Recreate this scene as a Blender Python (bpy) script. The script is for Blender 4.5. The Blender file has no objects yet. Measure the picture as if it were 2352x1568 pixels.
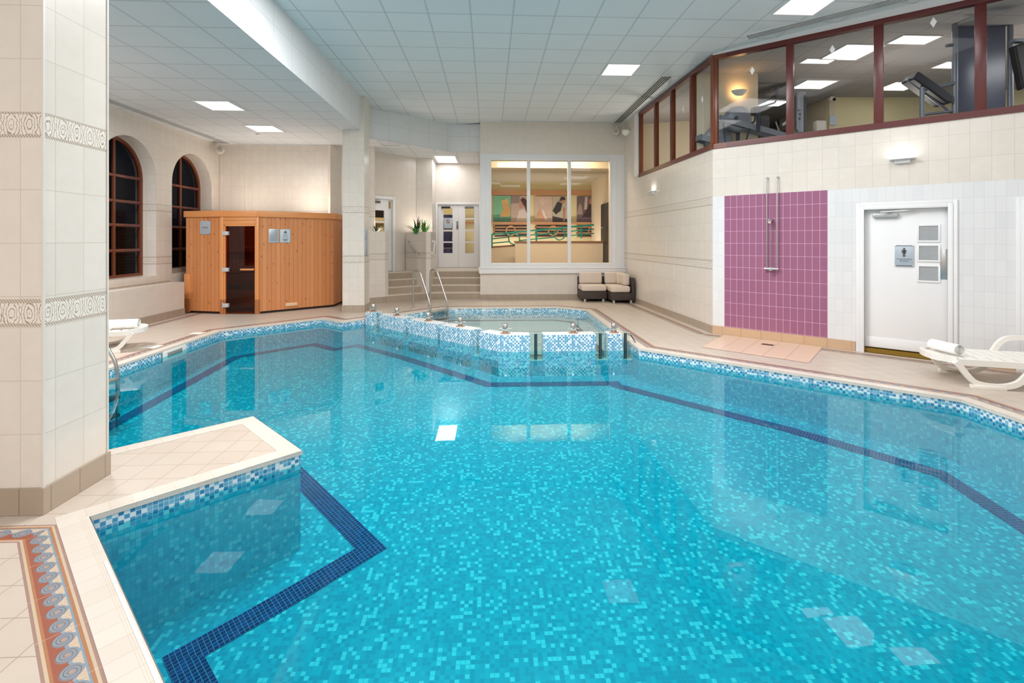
import bpy, bmesh, math, random
from math import sin, cos, pi, atan, atan2, hypot, sqrt, radians
from mathutils import Vector, Matrix
from mathutils.geometry import tessellate_polygon

random.seed(7)
SC = bpy.context.scene
COL = SC.collection

# ------------------------------------------------------------------ camera, world, exposure
YAW = atan(51 / 1104)
cam_d = bpy.data.cameras.new('camera')
cam_d.sensor_width = 36.0
cam_d.lens = 1104 / 2352 * 36
cam_d.shift_y = -233 / 2352
cam_d.clip_end = 100
cam = bpy.data.objects.new('camera', cam_d)
cam.location = (0, 0, 1.6)
cam.rotation_euler = (pi / 2, 0, -YAW)
COL.objects.link(cam)
SC.camera = cam
w = bpy.data.worlds.new('night')
SC.world = w
w.use_nodes = True
w.node_tree.nodes['Background'].inputs[0].default_value = (0.004, 0.005, 0.009, 1)
w.node_tree.nodes['Background'].inputs[1].default_value = 1.0
vs = SC.view_settings
vs.view_transform = 'Standard'
vs.look = 'None'
vs.gamma = 1.0
vs.use_curve_mapping = False
vs.exposure = 0.17
SC.cycles.use_denoising = True
SC.cycles.max_bounces = 12
SC.cycles.diffuse_bounces = 6
SC.cycles.transparent_max_bounces = 16
SC.cycles.sample_clamp_indirect = 6.0
PANEL_POWER = 1.5         # strength of the square ceiling panels over the far part
NEAR_POWER = 9.0         # unseen panels added to brighten the hall and gym, plus the alcove panel
WARM_POWER = 9.0

CS, SN = cos(YAW), sin(YAW)
def ground(px, py, z=0.0):      # a pixel of the 2352 x 1568 picture to a point at height z
    d = 1104 * (1.6 - z) / (py - 551)
    xc = (px - 1176) / 1104 * d
    return (xc * CS + d * SN, d * CS - xc * SN)
def deep(px, d):                # a pixel column at a given depth
    xc = (px - 1176) / 1104 * d
    return (xc * CS + d * SN, d * CS - xc * SN)
def hgt(py, d):
    return 1.6 - (py - 551) * d / 1104

# ------------------------------------------------------------------ material helpers
def lin(c):
    return tuple(((x / 255) / 12.92 if x / 255 <= 0.04045 else ((x / 255 + 0.055) / 1.055) ** 2.4) for x in c) + (1.0,)
class N:
    def __init__(s, name):
        s.m = bpy.data.materials.new(name)
        s.m.use_nodes = True
        s.t = s.m.node_tree
        s.b = s.t.nodes['Principled BSDF']
        s.out = s.t.nodes['Material Output']
    def n(s, kind, **kw):
        x = s.t.nodes.new(kind)
        for k, v in kw.items():
            setattr(x, k, v)
        return x
    def put(s, sock, v):
        if hasattr(v, 'is_linked') or isinstance(v, bpy.types.NodeSocket):
            s.t.links.new(v, sock)
        else:
            sock.default_value = v
    def M(s, op, a, b=0.0, c=0.0):
        x = s.n('ShaderNodeMath', operation=op)
        s.put(x.inputs[0], a); s.put(x.inputs[1], b); s.put(x.inputs[2], c)
        return x.outputs[0]
    def mix(s, f, a, b, mode='MIX'):
        x = s.n('ShaderNodeMix', data_type='RGBA', blend_type=mode)
        s.put(x.inputs[0], f); s.put(x.inputs[6], a); s.put(x.inputs[7], b)
        return x.outputs[2]
    def uv(s):
        x = s.n('ShaderNodeUVMap')
        sp = s.n('ShaderNodeSeparateXYZ')
        s.t.links.new(x.outputs[0], sp.inputs[0])
        return sp.outputs[0], sp.outputs[1]
    def obj(s):
        x = s.n('ShaderNodeTexCoord')
        sp = s.n('ShaderNodeSeparateXYZ')
        s.t.links.new(x.outputs['Object'], sp.inputs[0])
        return x.outputs['Object'], sp.outputs[0], sp.outputs[1], sp.outputs[2]
    def comb(s, a, b, c=0.0):
        x = s.n('ShaderNodeCombineXYZ')
        s.put(x.inputs[0], a); s.put(x.inputs[1], b); s.put(x.inputs[2], c)
        return x.outputs[0]
    def cell(s, a, b, wa, wb, gap):   # grid: returns seam mask and a random value per cell
        fa = s.M('DIVIDE', a, wa); fb = s.M('DIVIDE', b, wb)
        ra = s.M('FRACT', fa); rb = s.M('FRACT', fb)
        da = s.M('MULTIPLY', s.M('MINIMUM', ra, s.M('SUBTRACT', 1.0, ra)), wa)
        db = s.M('MULTIPLY', s.M('MINIMUM', rb, s.M('SUBTRACT', 1.0, rb)), wb)
        seam = s.M('LESS_THAN', s.M('MINIMUM', da, db), gap)
        wn = s.n('ShaderNodeTexWhiteNoise', noise_dimensions='2D')
        s.t.links.new(s.comb(s.M('FLOOR', fa), s.M('FLOOR', fb)), wn.inputs['Vector'])
        return seam, wn.outputs['Value']
    def noise(s, vec, scale, detail=3, rough=0.5):
        x = s.n('ShaderNodeTexNoise')
        x.inputs['Scale'].default_value = scale
        x.inputs['Detail'].default_value = detail
        x.inputs['Roughness'].default_value = rough
        if vec is not None:
            s.t.links.new(vec, x.inputs['Vector'])
        return x.outputs['Fac']
    def ramp(s, f, stops, mode='LINEAR'):
        x = s.n('ShaderNodeValToRGB')
        r = x.color_ramp
        r.interpolation = mode
        while len(r.elements) < len(stops):
            r.elements.new(0.5)
        for e, (p, c) in zip(r.elements, stops):
            e.position = p
            e.color = lin(c)
        s.put(x.inputs[0], f)
        return x.outputs[0]
    def bump(s, h, strength=0.3, dist=0.002):
        x = s.n('ShaderNodeBump')
        x.inputs['Strength'].default_value = strength
        x.inputs['Distance'].default_value = dist
        s.put(x.inputs['Height'], h)
        s.t.links.new(x.outputs[0], s.b.inputs['Normal'])
    def fin(s, col=None, rough=0.5, metal=0.0, spec=0.5):
        if col is not None:
            s.put(s.b.inputs['Base Color'], col)
        s.put(s.b.inputs['Roughness'], rough)
        s.b.inputs['Metallic'].default_value = metal
        s.b.inputs['Specular IOR Level'].default_value = spec
        return s.m

def plain(name, c, rough=0.5, metal=0.0, var=0.06, scale=6.0):
    n = N(name)
    v = n.obj()[0]
    f = n.noise(v, scale)
    a = lin(c)
    b = tuple(x * (1 - var * 2) for x in a[:3]) + (1,)
    return n.fin(n.mix(f, a, b), rough, metal)

def emit(name, c, s):
    n = N(name)
    e = n.n('ShaderNodeEmission')
    e.inputs[0].default_value = lin(c)
    e.inputs[1].default_value = s
    n.t.links.new(e.outputs[0], n.out.inputs[0])
    return n.m

def glass(name, tint=(255, 255, 255), ior=1.45, rough=0.0, bumps=None, pw=1.0):
    n = N(name)
    t = n.n('ShaderNodeBsdfTransparent'); t.inputs[0].default_value = lin(tint)
    g = n.n('ShaderNodeBsdfGlossy'); g.inputs['Roughness'].default_value = rough
    f = n.n('ShaderNodeFresnel')      # the same sheet from either side
    bf = n.n('ShaderNodeNewGeometry').outputs['Backfacing']
    n.put(f.inputs[0], n.M('ADD', ior, n.M('MULTIPLY', bf, 1 / ior - ior)))
    if bumps:
        x = n.n('ShaderNodeBump'); x.inputs['Strength'].default_value = bumps[1]; x.inputs['Distance'].default_value = bumps[2]
        v = n.obj()[0]
        n.put(x.inputs['Height'], n.noise(v, bumps[0], 2, 0.5))
        n.t.links.new(x.outputs[0], g.inputs['Normal']); n.t.links.new(x.outputs[0], f.inputs['Normal'])
    mx = n.n('ShaderNodeMixShader')
    n.put(mx.inputs[0], n.M('MULTIPLY', f.outputs[0], pw))
    n.t.links.new(t.outputs[0], mx.inputs[1]); n.t.links.new(g.outputs[0], mx.inputs[2])
    n.t.links.new(mx.outputs[0], n.out.inputs[0])
    return n.m

# ------------------------------------------------------------------ materials
def cream_nodes(n, u, v):
    below = n.M('LESS_THAN', v, 1.18)
    above = n.M('GREATER_THAN', v, 2.27)
    wv = n.M('ADD', n.M('SUBTRACT', v, 1.27), n.M('MULTIPLY', below, 1.115))
    wv = n.M('SUBTRACT', wv, n.M('MULTIPLY', above, 1.075))
    seam, rnd = n.cell(u, wv, 0.2, 0.3115, 0.0022)
    v3 = n.comb(n.M('ADD', u, n.M('MULTIPLY', rnd, 9.0)), v)
    marb = n.noise(v3, 7.0, 5, 0.65)
    base = n.mix(marb, lin((230, 222, 212)), lin((216, 206, 195)))
    base = n.mix(n.M('MULTIPLY', rnd, 0.25), base, lin((208, 199, 188)))
    base = n.mix(n.M('MULTIPLY', seam, 0.45), base, lin((168, 157, 146)))
    # two ornamented rows
    b1 = n.M('MULTIPLY', n.M('GREATER_THAN', v, 1.095), n.M('LESS_THAN', v, 1.255))
    b2 = n.M('MULTIPLY', n.M('GREATER_THAN', v, 2.197), n.M('LESS_THAN', v, 2.345))
    q = n.M('DIVIDE', n.M('SUBTRACT', n.M('SUBTRACT', v, 1.095), n.M('MULTIPLY', above_or(n, v), 1.102)), 0.155)
    p = n.M('FRACT', n.M('DIVIDE', u, 0.1))
    px = n.M('ABSOLUTE', n.M('SUBTRACT', p, 0.5))
    qy = n.M('SUBTRACT', q, 0.5)
    wob = n.M('MULTIPLY', n.M('SUBTRACT', n.noise(n.comb(u, v), 45.0, 2), 0.5), 0.5)
    r = n.M('SQRT', n.M('ADD', n.M('POWER', n.M('MULTIPLY', px, 1.3), 2.0), n.M('POWER', qy, 2.0)))
    ring = n.M('LESS_THAN', n.M('ABSOLUTE', n.M('SINE', n.M('ADD', n.M('MULTIPLY', r, 16.0), n.M('MULTIPLY', wob, 9.0)))), 0.38)
    edge = n.M('GREATER_THAN', n.M('ABSOLUTE', qy), 0.38)
    zig = n.M('LESS_THAN', n.M('ABSOLUTE', n.M('SINE', n.M('ADD', n.M('MULTIPLY', u, 190.0), n.M('MULTIPLY', q, 26.0)))), 0.6)
    pat = n.mix(edge, n.mix(ring, lin((230, 222, 211)), lin((166, 150, 136))), n.mix(zig, lin((210, 198, 184)), lin((156, 140, 126))))
    band = n.M('MAXIMUM', b1, b2)
    return n.mix(band, base, pat), seam
def above_or(n, v):
    return n.M('GREATER_THAN', v, 1.7)

def mat_cream():
    n = N('cream_tiles')
    u, v = n.uv()
    c, seam = cream_nodes(n, u, v)
    n.bump(n.M('SUBTRACT', 1.0, seam), 0.35, 0.001)
    return n.fin(c, 0.22)
def mat_plainwall():
    n = N('cream_tiles_plain')
    u, v = n.uv()
    seam, rnd = n.cell(u, v, 0.2, 0.31, 0.0018)
    base = n.mix(n.noise(n.comb(u, v), 5.0, 4), lin((226, 217, 206)), lin((214, 204, 193)))
    base = n.mix(n.M('MULTIPLY', seam, 0.4), base, lin((180, 169, 156)))
    return n.fin(base, 0.28)
def mat_shower_wall():
    n = N('shower_wall_tiles')
    u, v = n.uv()
    cr, _ = cream_nodes(n, u, n.M('MAXIMUM', v, 2.36))
    sm, rnd = n.cell(n.M('SUBTRACT', u, 0.191), n.M('SUBTRACT', v, 0.145), 0.0982, 0.2, 0.0016)
    seam, _ = n.cell(n.M('SUBTRACT', u, 0.191), n.M('SUBTRACT', v, 0.145), 0.0982, 0.2, 0.0022)
    white = n.mix(n.M('MULTIPLY', rnd, 0.5), lin((226, 226, 226)), lin((216, 216, 218)))
    white = n.mix(n.M('MULTIPLY', sm, 0.6), white, lin((190, 190, 192)))
    pur = n.mix(n.M('MULTIPLY', rnd, 0.4), lin((154, 98, 126)), lin((146, 91, 119)))
    pur = n.mix(seam, pur, lin((220, 180, 208)))
    isp = n.M('MULTIPLY', n.M('MULTIPLY', n.M('GREATER_THAN', u, 0.191), n.M('LESS_THAN', u, 1.664)), n.M('GREATER_THAN', v, 0.1))
    low = n.mix(isp, white, pur)
    c = n.mix(n.M('GREATER_THAN', v, 2.345), low, cr)
    return n.fin(c, 0.2)
def mosaic(name, stops, grout, size=0.028, gap=0.0014, wet=0.18, check=False):
    n = N(name)
    u, v = n.uv()
    seam, rnd = n.cell(u, v, size, size, gap)
    if check:      # mostly alternating light and blue pieces
        par = n.M('FLOORED_MODULO', n.M('ADD', n.M('FLOOR', n.M('DIVIDE', u, size)), n.M('FLOOR', n.M('DIVIDE', v, size))), 2.0)
        rnd = n.M('ADD', n.M('MULTIPLY', rnd, 0.5), n.M('MULTIPLY', par, 0.5))
    c = n.ramp(rnd, stops, 'CONSTANT')
    return n.fin(n.mix(seam, c, lin(grout)), wet)
def floor_tiles(name, c1, c2, size, grout, ox=0.0, oy=0.0, gap=0.0024, rough=0.38, sx=None):
    n = N(name)
    v, x, y, z = n.obj()
    seam, rnd = n.cell(n.M('ADD', x, ox), n.M('ADD', y, oy), size if sx is None else sx, size, gap)
    f = n.noise(v, 3.5, 4)
    c = n.mix(f, lin(c1), lin(c2))
    c = n.mix(n.M('MULTIPLY', rnd, 0.35), c, lin(c2))
    c = n.mix(n.M('MULTIPLY', seam, 0.75), c, lin(grout))
    return n.fin(c, rough)
def uv_tiles(name, c1, c2, wa, wb, grout, gap=0.002, rough=0.35, ou=0.0, ov=0.0, k=0.8):
    n = N(name)
    u, v = n.uv()
    seam, rnd = n.cell(n.M('ADD', u, ou), n.M('ADD', v, ov), wa, wb, gap)
    c = n.mix(n.noise(n.comb(u, v), 6.0, 3), lin(c1), lin(c2))
    c = n.mix(n.M('MULTIPLY', rnd, 0.35), c, lin(c2))
    return n.fin(n.mix(n.M('MULTIPLY', seam, k), c, lin(grout)), rough)
def mat_border():
    n = N('scroll_border_tiles')
    u, v = n.uv()
    L = 0.108
    tri = lambda lo, hi: n.M('MULTIPLY', n.M('GREATER_THAN', v, lo), n.M('LESS_THAN', v, hi))
    p = n.M('MULTIPLY', n.M('SUBTRACT', n.M('FRACT', n.M('DIVIDE', u, L)), 0.5), L)
    q = n.M('MULTIPLY', n.M('SUBTRACT', v, 0.50), 0.16)
    r = n.M('SQRT', n.M('ADD', n.M('POWER', n.M('MULTIPLY', p, 0.95), 2.0), n.M('POWER', n.M('MULTIPLY', q, 1.15), 2.0)))
    th = n.M('DIVIDE', n.M('ARCTAN2', q, p), 2 * pi)
    s = n.M('FRACT', n.M('SUBTRACT', n.M('DIVIDE', r, 0.0135), th))
    line = n.M('LESS_THAN', s, 0.22)
    inside = n.M('LESS_THAN', r, 0.041)
    spiral = n.mix(line, lin((128, 142, 152)), lin((122, 88, 78)))
    spiral = n.mix(n.M('LESS_THAN', r, 0.009), spiral, lin((176, 140, 120)))
    # sweep joining one scroll to the next
    wave = n.M('ADD', n.M('MULTIPLY', n.M('COSINE', n.M('MULTIPLY', u, 2 * pi / L)), -0.10), 0.62)
    sweep = n.M('LESS_THAN', n.M('ABSOLUTE', n.M('SUBTRACT', v, wave)), 0.035)
    beyond = n.M('GREATER_THAN', v, n.M('ADD', wave, 0.03))
    fishy = n.M('LESS_THAN', n.M('ABSOLUTE', n.M('SINE', n.M('ADD', n.M('MULTIPLY', u, 420.0), n.M('MULTIPLY', v, 60.0)))), 0.55)
    wedge = n.mix(fishy, lin((222, 206, 180)), lin((140, 96, 84)))
    c = lin((150, 84, 64))
    c = n.mix(beyond, c, wedge)
    c = n.mix(sweep, c, lin((126, 146, 160)))
    c = n.mix(inside, c, spiral)
    rope = n.M('LESS_THAN', n.M('FRACT', n.M('DIVIDE', u, 0.0075)), 0.22)
    cream = n.mix(rope, lin((206, 188, 160)), lin((150, 112, 88)))
    orange = n.mix(rope, lin((174, 120, 84)), lin((144, 94, 68)))
    brown = n.mix(n.M('MULTIPLY', rope, 0.6), lin((150, 116, 106)), lin((196, 174, 158)))
    for lo, hi, k in ((-1, .07, brown), (.07, .135, cream), (.135, .2, orange), (.745, .79, lin((124, 146, 160))), (.79, .865, orange), (.865, .93, cream), (.93, 2, brown)):
        c = n.mix(tri(lo, hi), c, k)
    seam, _ = n.cell(u, v, 0.324, 50.0, 0.0012)
    c = n.mix(n.M('MULTIPLY', seam, 0.7), c, lin((214, 186, 170)))
    return n.fin(c, 0.35)
def mat_wood(name, c1, c2, c3, board=0.093, knots=True, vert=True, rough=0.42):
    n = N(name)
    u, v = n.uv()
    if not vert:
        u, v = v, u
    fu = n.M('DIVIDE', u, board)
    fr = n.M('FRACT', fu)
    wn = n.n('ShaderNodeTexWhiteNoise', noise_dimensions='1D')
    n.put(wn.inputs['W'], n.M('FLOOR', fu))
    rnd = wn.outputs['Value']
    g = n.noise(n.comb(n.M('MULTIPLY', u, 14.0), n.M('ADD', v, n.M('MULTIPLY', rnd, 40.0))), 4.0, 4, 0.6)
    c = n.mix(g, lin(c1), lin(c2))
    c = n.mix(n.M('MULTIPLY', rnd, 0.45), c, lin(c3))
    if knots:
        vo = n.n('ShaderNodeTexVoronoi', feature='F1')
        vo.inputs['Scale'].default_value = 1.0
        n.t.links.new(n.comb(n.M('MULTIPLY', u, 11.0), n.M('ADD', n.M('MULTIPLY', v, 4.5), n.M('MULTIPLY', rnd, 17.0))), vo.inputs['Vector'])
        kn = n.M('LESS_THAN', vo.outputs['Distance'], 0.11)
        c = n.mix(n.M('MULTIPLY', kn, 0.75), c, lin((110, 58, 28)))
    groove = n.M('LESS_THAN', n.M('MINIMUM', fr, n.M('SUBTRACT', 1.0, fr)), 0.045)
    c = n.mix(n.M('MULTIPLY', groove, 0.55), c, lin((128, 70, 34)))
    n.bump(n.M('SUBTRACT', 1.0, groove), 0.4, 0.003)
    return n.fin(c, rough)
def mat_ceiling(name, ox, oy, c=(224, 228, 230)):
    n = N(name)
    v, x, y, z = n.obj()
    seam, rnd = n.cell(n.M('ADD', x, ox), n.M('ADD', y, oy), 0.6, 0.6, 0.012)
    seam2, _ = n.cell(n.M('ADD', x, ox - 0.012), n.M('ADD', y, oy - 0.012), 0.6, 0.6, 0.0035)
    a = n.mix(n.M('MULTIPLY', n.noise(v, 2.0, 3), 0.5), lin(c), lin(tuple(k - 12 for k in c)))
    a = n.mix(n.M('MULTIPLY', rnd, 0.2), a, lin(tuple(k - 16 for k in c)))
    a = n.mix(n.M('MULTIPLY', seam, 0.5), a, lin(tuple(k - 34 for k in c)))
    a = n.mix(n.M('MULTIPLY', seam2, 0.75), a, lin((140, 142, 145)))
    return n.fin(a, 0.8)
def mat_bricks():
    n = N('outdoor_bricks')
    u, v = n.uv()
    b = n.n('ShaderNodeTexBrick')
    b.inputs['Scale'].default_value = 1.0
    b.inputs['Brick Width'].default_value = 0.22; b.inputs['Row Height'].default_value = 0.075; b.inputs['Mortar Size'].default_value = 0.006
    b.inputs['Color1'].default_value = lin((120, 66, 46)); b.inputs['Color2'].default_value = lin((94, 52, 40)); b.inputs['Mortar'].default_value = lin((130, 118, 104))
    n.t.links.new(n.comb(u, v), b.inputs['Vector'])
    return n.fin(b.outputs['Color'], 0.8)
def mat_wicker():
    n = N('dark_wicker')
    v, x, y, z = n.obj()
    s = n.M('SINE', n.M('MULTIPLY', n.M('ADD', x, y), 420.0)); t = n.M('SINE', n.M('MULTIPLY', z, 420.0))
    k = n.M('MULTIPLY', s, t)
    n.bump(k, 0.6, 0.003)
    return n.fin(n.mix(n.M('ADD', n.M('MULTIPLY', k, 0.3), 0.5), lin((44, 34, 32)), lin((78, 64, 58))), 0.5)
def mat_grid_glass():
    n = N('wired_glass')
    v, x, y, z = n.obj()
    seam, _ = n.cell(x, z, 0.0125, 0.0125, 0.0012)
    return n.fin(n.mix(seam, lin((176, 180, 182)), lin((120, 122, 124))), 0.25)
def mat_check(name, c1, c2, size):
    n = N(name)
    u, v = n.uv()
    ch = n.n('ShaderNodeTexChecker'); ch.inputs['Scale'].default_value = 1 / size
    ch.inputs['Color1'].default_value = lin(c1); ch.inputs['Color2'].default_value = lin(c2)
    n.t.links.new(n.comb(u, v), ch.inputs['Vector'])
    return n.fin(ch.outputs[0], 0.5)

WL = [(0.0, (232, 236, 236)), (0.28, (110, 174, 202)), (0.5, (84, 154, 192)), (0.66, (126, 184, 208)), (0.82, (62, 134, 178)), (0.95, (236, 240, 240))]
WATERLINE = mosaic('waterline_mosaic', WL, (206, 222, 228), check=True)
BLOCKTILE = mosaic('block_mosaic', [(0.0, (240, 242, 242)), (0.34, (118, 178, 206)), (0.5, (112, 174, 202)), (0.72, (86, 154, 192)), (0.95, (240, 242, 242))], (210, 224, 230), 0.0272, check=True)
BLOCKTOP = mosaic('white_block_top_mosaic', [(0.0, (236, 236, 234)), (0.88, (190, 208, 216))], (214, 214, 212), 0.0272)
POOLWALL = mosaic('pool_wall_mosaic', [(0.0, (20, 184, 206)), (0.4, (40, 194, 214)), (0.72, (120, 210, 222)), (0.9, (0, 170, 198))], (50, 164, 188), 0.028)
POOLFLOOR = mosaic('pool_floor_mosaic', [(0.0, (0, 152, 178)), (0.35, (0, 164, 190)), (0.64, (10, 172, 196)), (0.84, (96, 208, 220))], (24, 166, 184), 0.028)
NAVY = mosaic('navy_line_mosaic', [(0.0, (22, 42, 104)), (0.5, (14, 34, 92)), (0.8, (28, 56, 120))], (90, 150, 180), 0.028, 0.0016)
SPAFLOOR = mosaic('pale_spa_mosaic', [(0.0, (206, 222, 220)), (0.5, (214, 226, 222)), (0.8, (196, 216, 216))], (200, 216, 214), 0.028)
SPALINE = mosaic('brown_spa_line_mosaic', [(0.0, (116, 104, 104)), (0.5, (104, 94, 96))], (150, 140, 140), 0.028)
CREAM = mat_cream(); PLAINWALL = mat_plainwall(); SHOWERWALL = mat_shower_wall()
DECK = floor_tiles('deck_tiles', (206, 193, 179), (193, 178, 163), 0.2, (150, 130, 112), 0.01, 0.07)
COPING = uv_tiles('coping_tiles', (236, 226, 212), (228, 216, 200), 0.108, 0.5, (206, 188, 168), 0.0014, 0.3, k=0.7)
BORDER = mat_border()
SKIRT = uv_tiles('skirting_tiles', (178, 162, 144), (164, 148, 130), 0.2, 0.6, (128, 112, 96), 0.003, 0.3)
SKIRTPEACH = uv_tiles('peach_skirting_tiles', (208, 176, 144), (194, 162, 130), 0.3, 0.6, (160, 120, 90), 0.003, 0.35, ou=0.14)
PEACH = uv_tiles('peach_tray_tiles', (228, 200, 178), (216, 186, 162), 0.28, 9.0, (176, 130, 104), 0.004, 0.35, ou=-0.0)
STEPTILE = uv_tiles('step_tiles', (176, 160, 140), (164, 148, 128), 0.2, 9.0, (140, 124, 108), 0.002, 0.4)
NOSING = plain('step_nosing', (226, 212, 194), 0.4)
HIGHCEIL = mat_ceiling('high_ceiling_tiles', 0.277, -0.23)
LOWCEIL = mat_ceiling('low_ceiling_tiles', 0.33, -0.27, (214, 216, 218))
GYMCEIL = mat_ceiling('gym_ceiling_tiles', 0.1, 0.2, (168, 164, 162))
BULK = uv_tiles('bulkhead_panels', (226, 227, 227), (218, 220, 221), 0.6, 0.6, (196, 197, 199), 0.006, 0.7, ou=0.07, ov=-0.26, k=0.7)
WHITE = plain('white_gloss_paint', (236, 235, 235), 0.35, var=0.02)
WHITEPLASTIC = plain('white_plastic', (242, 238, 230), 0.35, var=0.02)
GREYWALL = plain('grey_painted_wall', (206, 198, 190), 0.7, var=0.05, scale=2)
STEEL = plain('brushed_steel', (200, 200, 198), 0.3, 1.0)
CHROME = plain('chrome', (226, 228, 232), 0.18, 1.0)
SATIN = plain('satin_silver', (206, 208, 212), 0.4, 0.2)
DARKSTEEL = plain('dark_steel', (120, 120, 122), 0.35, 1.0)
RUST = plain('rust_stained_flange', (176, 150, 130), 0.5, 0.4)
MAHOG = mat_wood('mahogany_red_wood', (98, 42, 40), (80, 34, 34), (106, 48, 44), 5.0, False, rough=0.3)
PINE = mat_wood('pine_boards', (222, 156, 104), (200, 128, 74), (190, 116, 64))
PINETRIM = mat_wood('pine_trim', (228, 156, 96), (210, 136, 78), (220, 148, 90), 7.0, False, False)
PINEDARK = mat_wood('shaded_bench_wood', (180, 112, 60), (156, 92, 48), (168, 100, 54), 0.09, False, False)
WOODTRIM = plain('light_oak_trim', (196, 146, 106), 0.45)
BLACK = plain('black_rubber', (24, 22, 22), 0.6)
DARK = plain('dark_charcoal', (52, 48, 48), 0.5)
FABRIC = plain('beige_cushion_fabric', (216, 200, 186), 0.9, var=0.05, scale=20)
TOWEL = plain('white_terry_towel', (248, 247, 246), 0.95, var=0.02, scale=60)
WICKER = mat_wicker()
GLASS = glass('clear_window_glass', (248, 250, 248), pw=0.45)
GALLERYGLASS = glass('gallery_glass', (238, 240, 240), pw=0.16)
NIGHTGLASS = glass('dark_window_glass', (170, 170, 175), pw=0.3)
SAUNAGLASS = glass('smoked_sauna_glass', (158, 128, 112))
BLOCKGLASS = glass('clear_divider_glass', (226, 240, 238))
WATER = glass('pool_water', (166, 238, 241), 1.36, 0.004, (1.6, 0.06, 0.02))
SPAWATER = glass('spa_water', (240, 250, 250), 1.33, 0.004, (1.6, 0.06, 0.02))
SIGNSILVER = plain('silver_sign_plate', (186, 196, 206), 0.35, 0.3, var=0.02)
SIGNBLUE = plain('pale_blue_sign_plate', (190, 206, 214), 0.4, 0.0, var=0.02)
INK = plain('dark_sign_ink', (50, 44, 50), 0.6)
GREYINK = plain('grey_sign_ink', (92, 95, 104), 0.6)
LEAF = plain('green_leaf', (92, 176, 62), 0.4, var=0.25, scale=12)
LEAFDARK = plain('dark_purple_green_leaf', (52, 70, 44), 0.4, var=0.3, scale=12)
REDLEAF = plain('red_bract', (176, 50, 34), 0.4)
TEAL = plain('teal_gloss_paint', (30, 158, 140), 0.25)
YELLOWWALL = plain('pale_yellow_wall', (232, 222, 178), 0.7, var=0.03)
CORRWALL = plain('warm_beige_wall', (230, 214, 190), 0.7, var=0.03)
BROWNWALL = plain('brown_wood_rail', (150, 98, 66), 0.5)
GYMWALL = plain('gym_beige_wall', (222, 210, 186), 0.7, var=0.03)
GYMGREY = plain('gym_grey_paint', (158, 162, 164), 0.4)
MACHGREY = plain('machine_silver_grey', (146, 152, 162), 0.35, 0.3)
MACHDARK = plain('machine_dark_grey', (70, 74, 82), 0.4, 0.2)
PADDARK = plain('charcoal_vinyl_pad', (62, 62, 70), 0.45)
PANEL = emit('light_panel_diffuser', (255, 252, 246), PANEL_POWER)
PANELOFF = emit('gym_panel_diffuser', (255, 250, 244), 2.8)
ALCOVE_ADDED_PANEL = emit('alcove_and_added_panel_diffuser', (252, 252, 255), NEAR_POWER)  # shared by the alcove panel and the added out-of-view panels
ADDEDMIDPANEL = emit('added_middle_panel_diffuser', (253, 252, 253), 38.0)  # stronger face for unseen panels added to light the far walls
WARMLAMP = emit('warm_lamp_bulb', (255, 190, 120), WARM_POWER)
UPLAMP = emit('uplighter_lamp', (255, 248, 240), 22.0)
LOCKER = plain('navy_locker', (44, 46, 104), 0.4)
PURPLESCREEN = plain('bluish_tinted_screen', (112, 118, 138), 0.25)
OCHRE = plain('ochre_threshold_wood', (136, 104, 16), 0.4)

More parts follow.
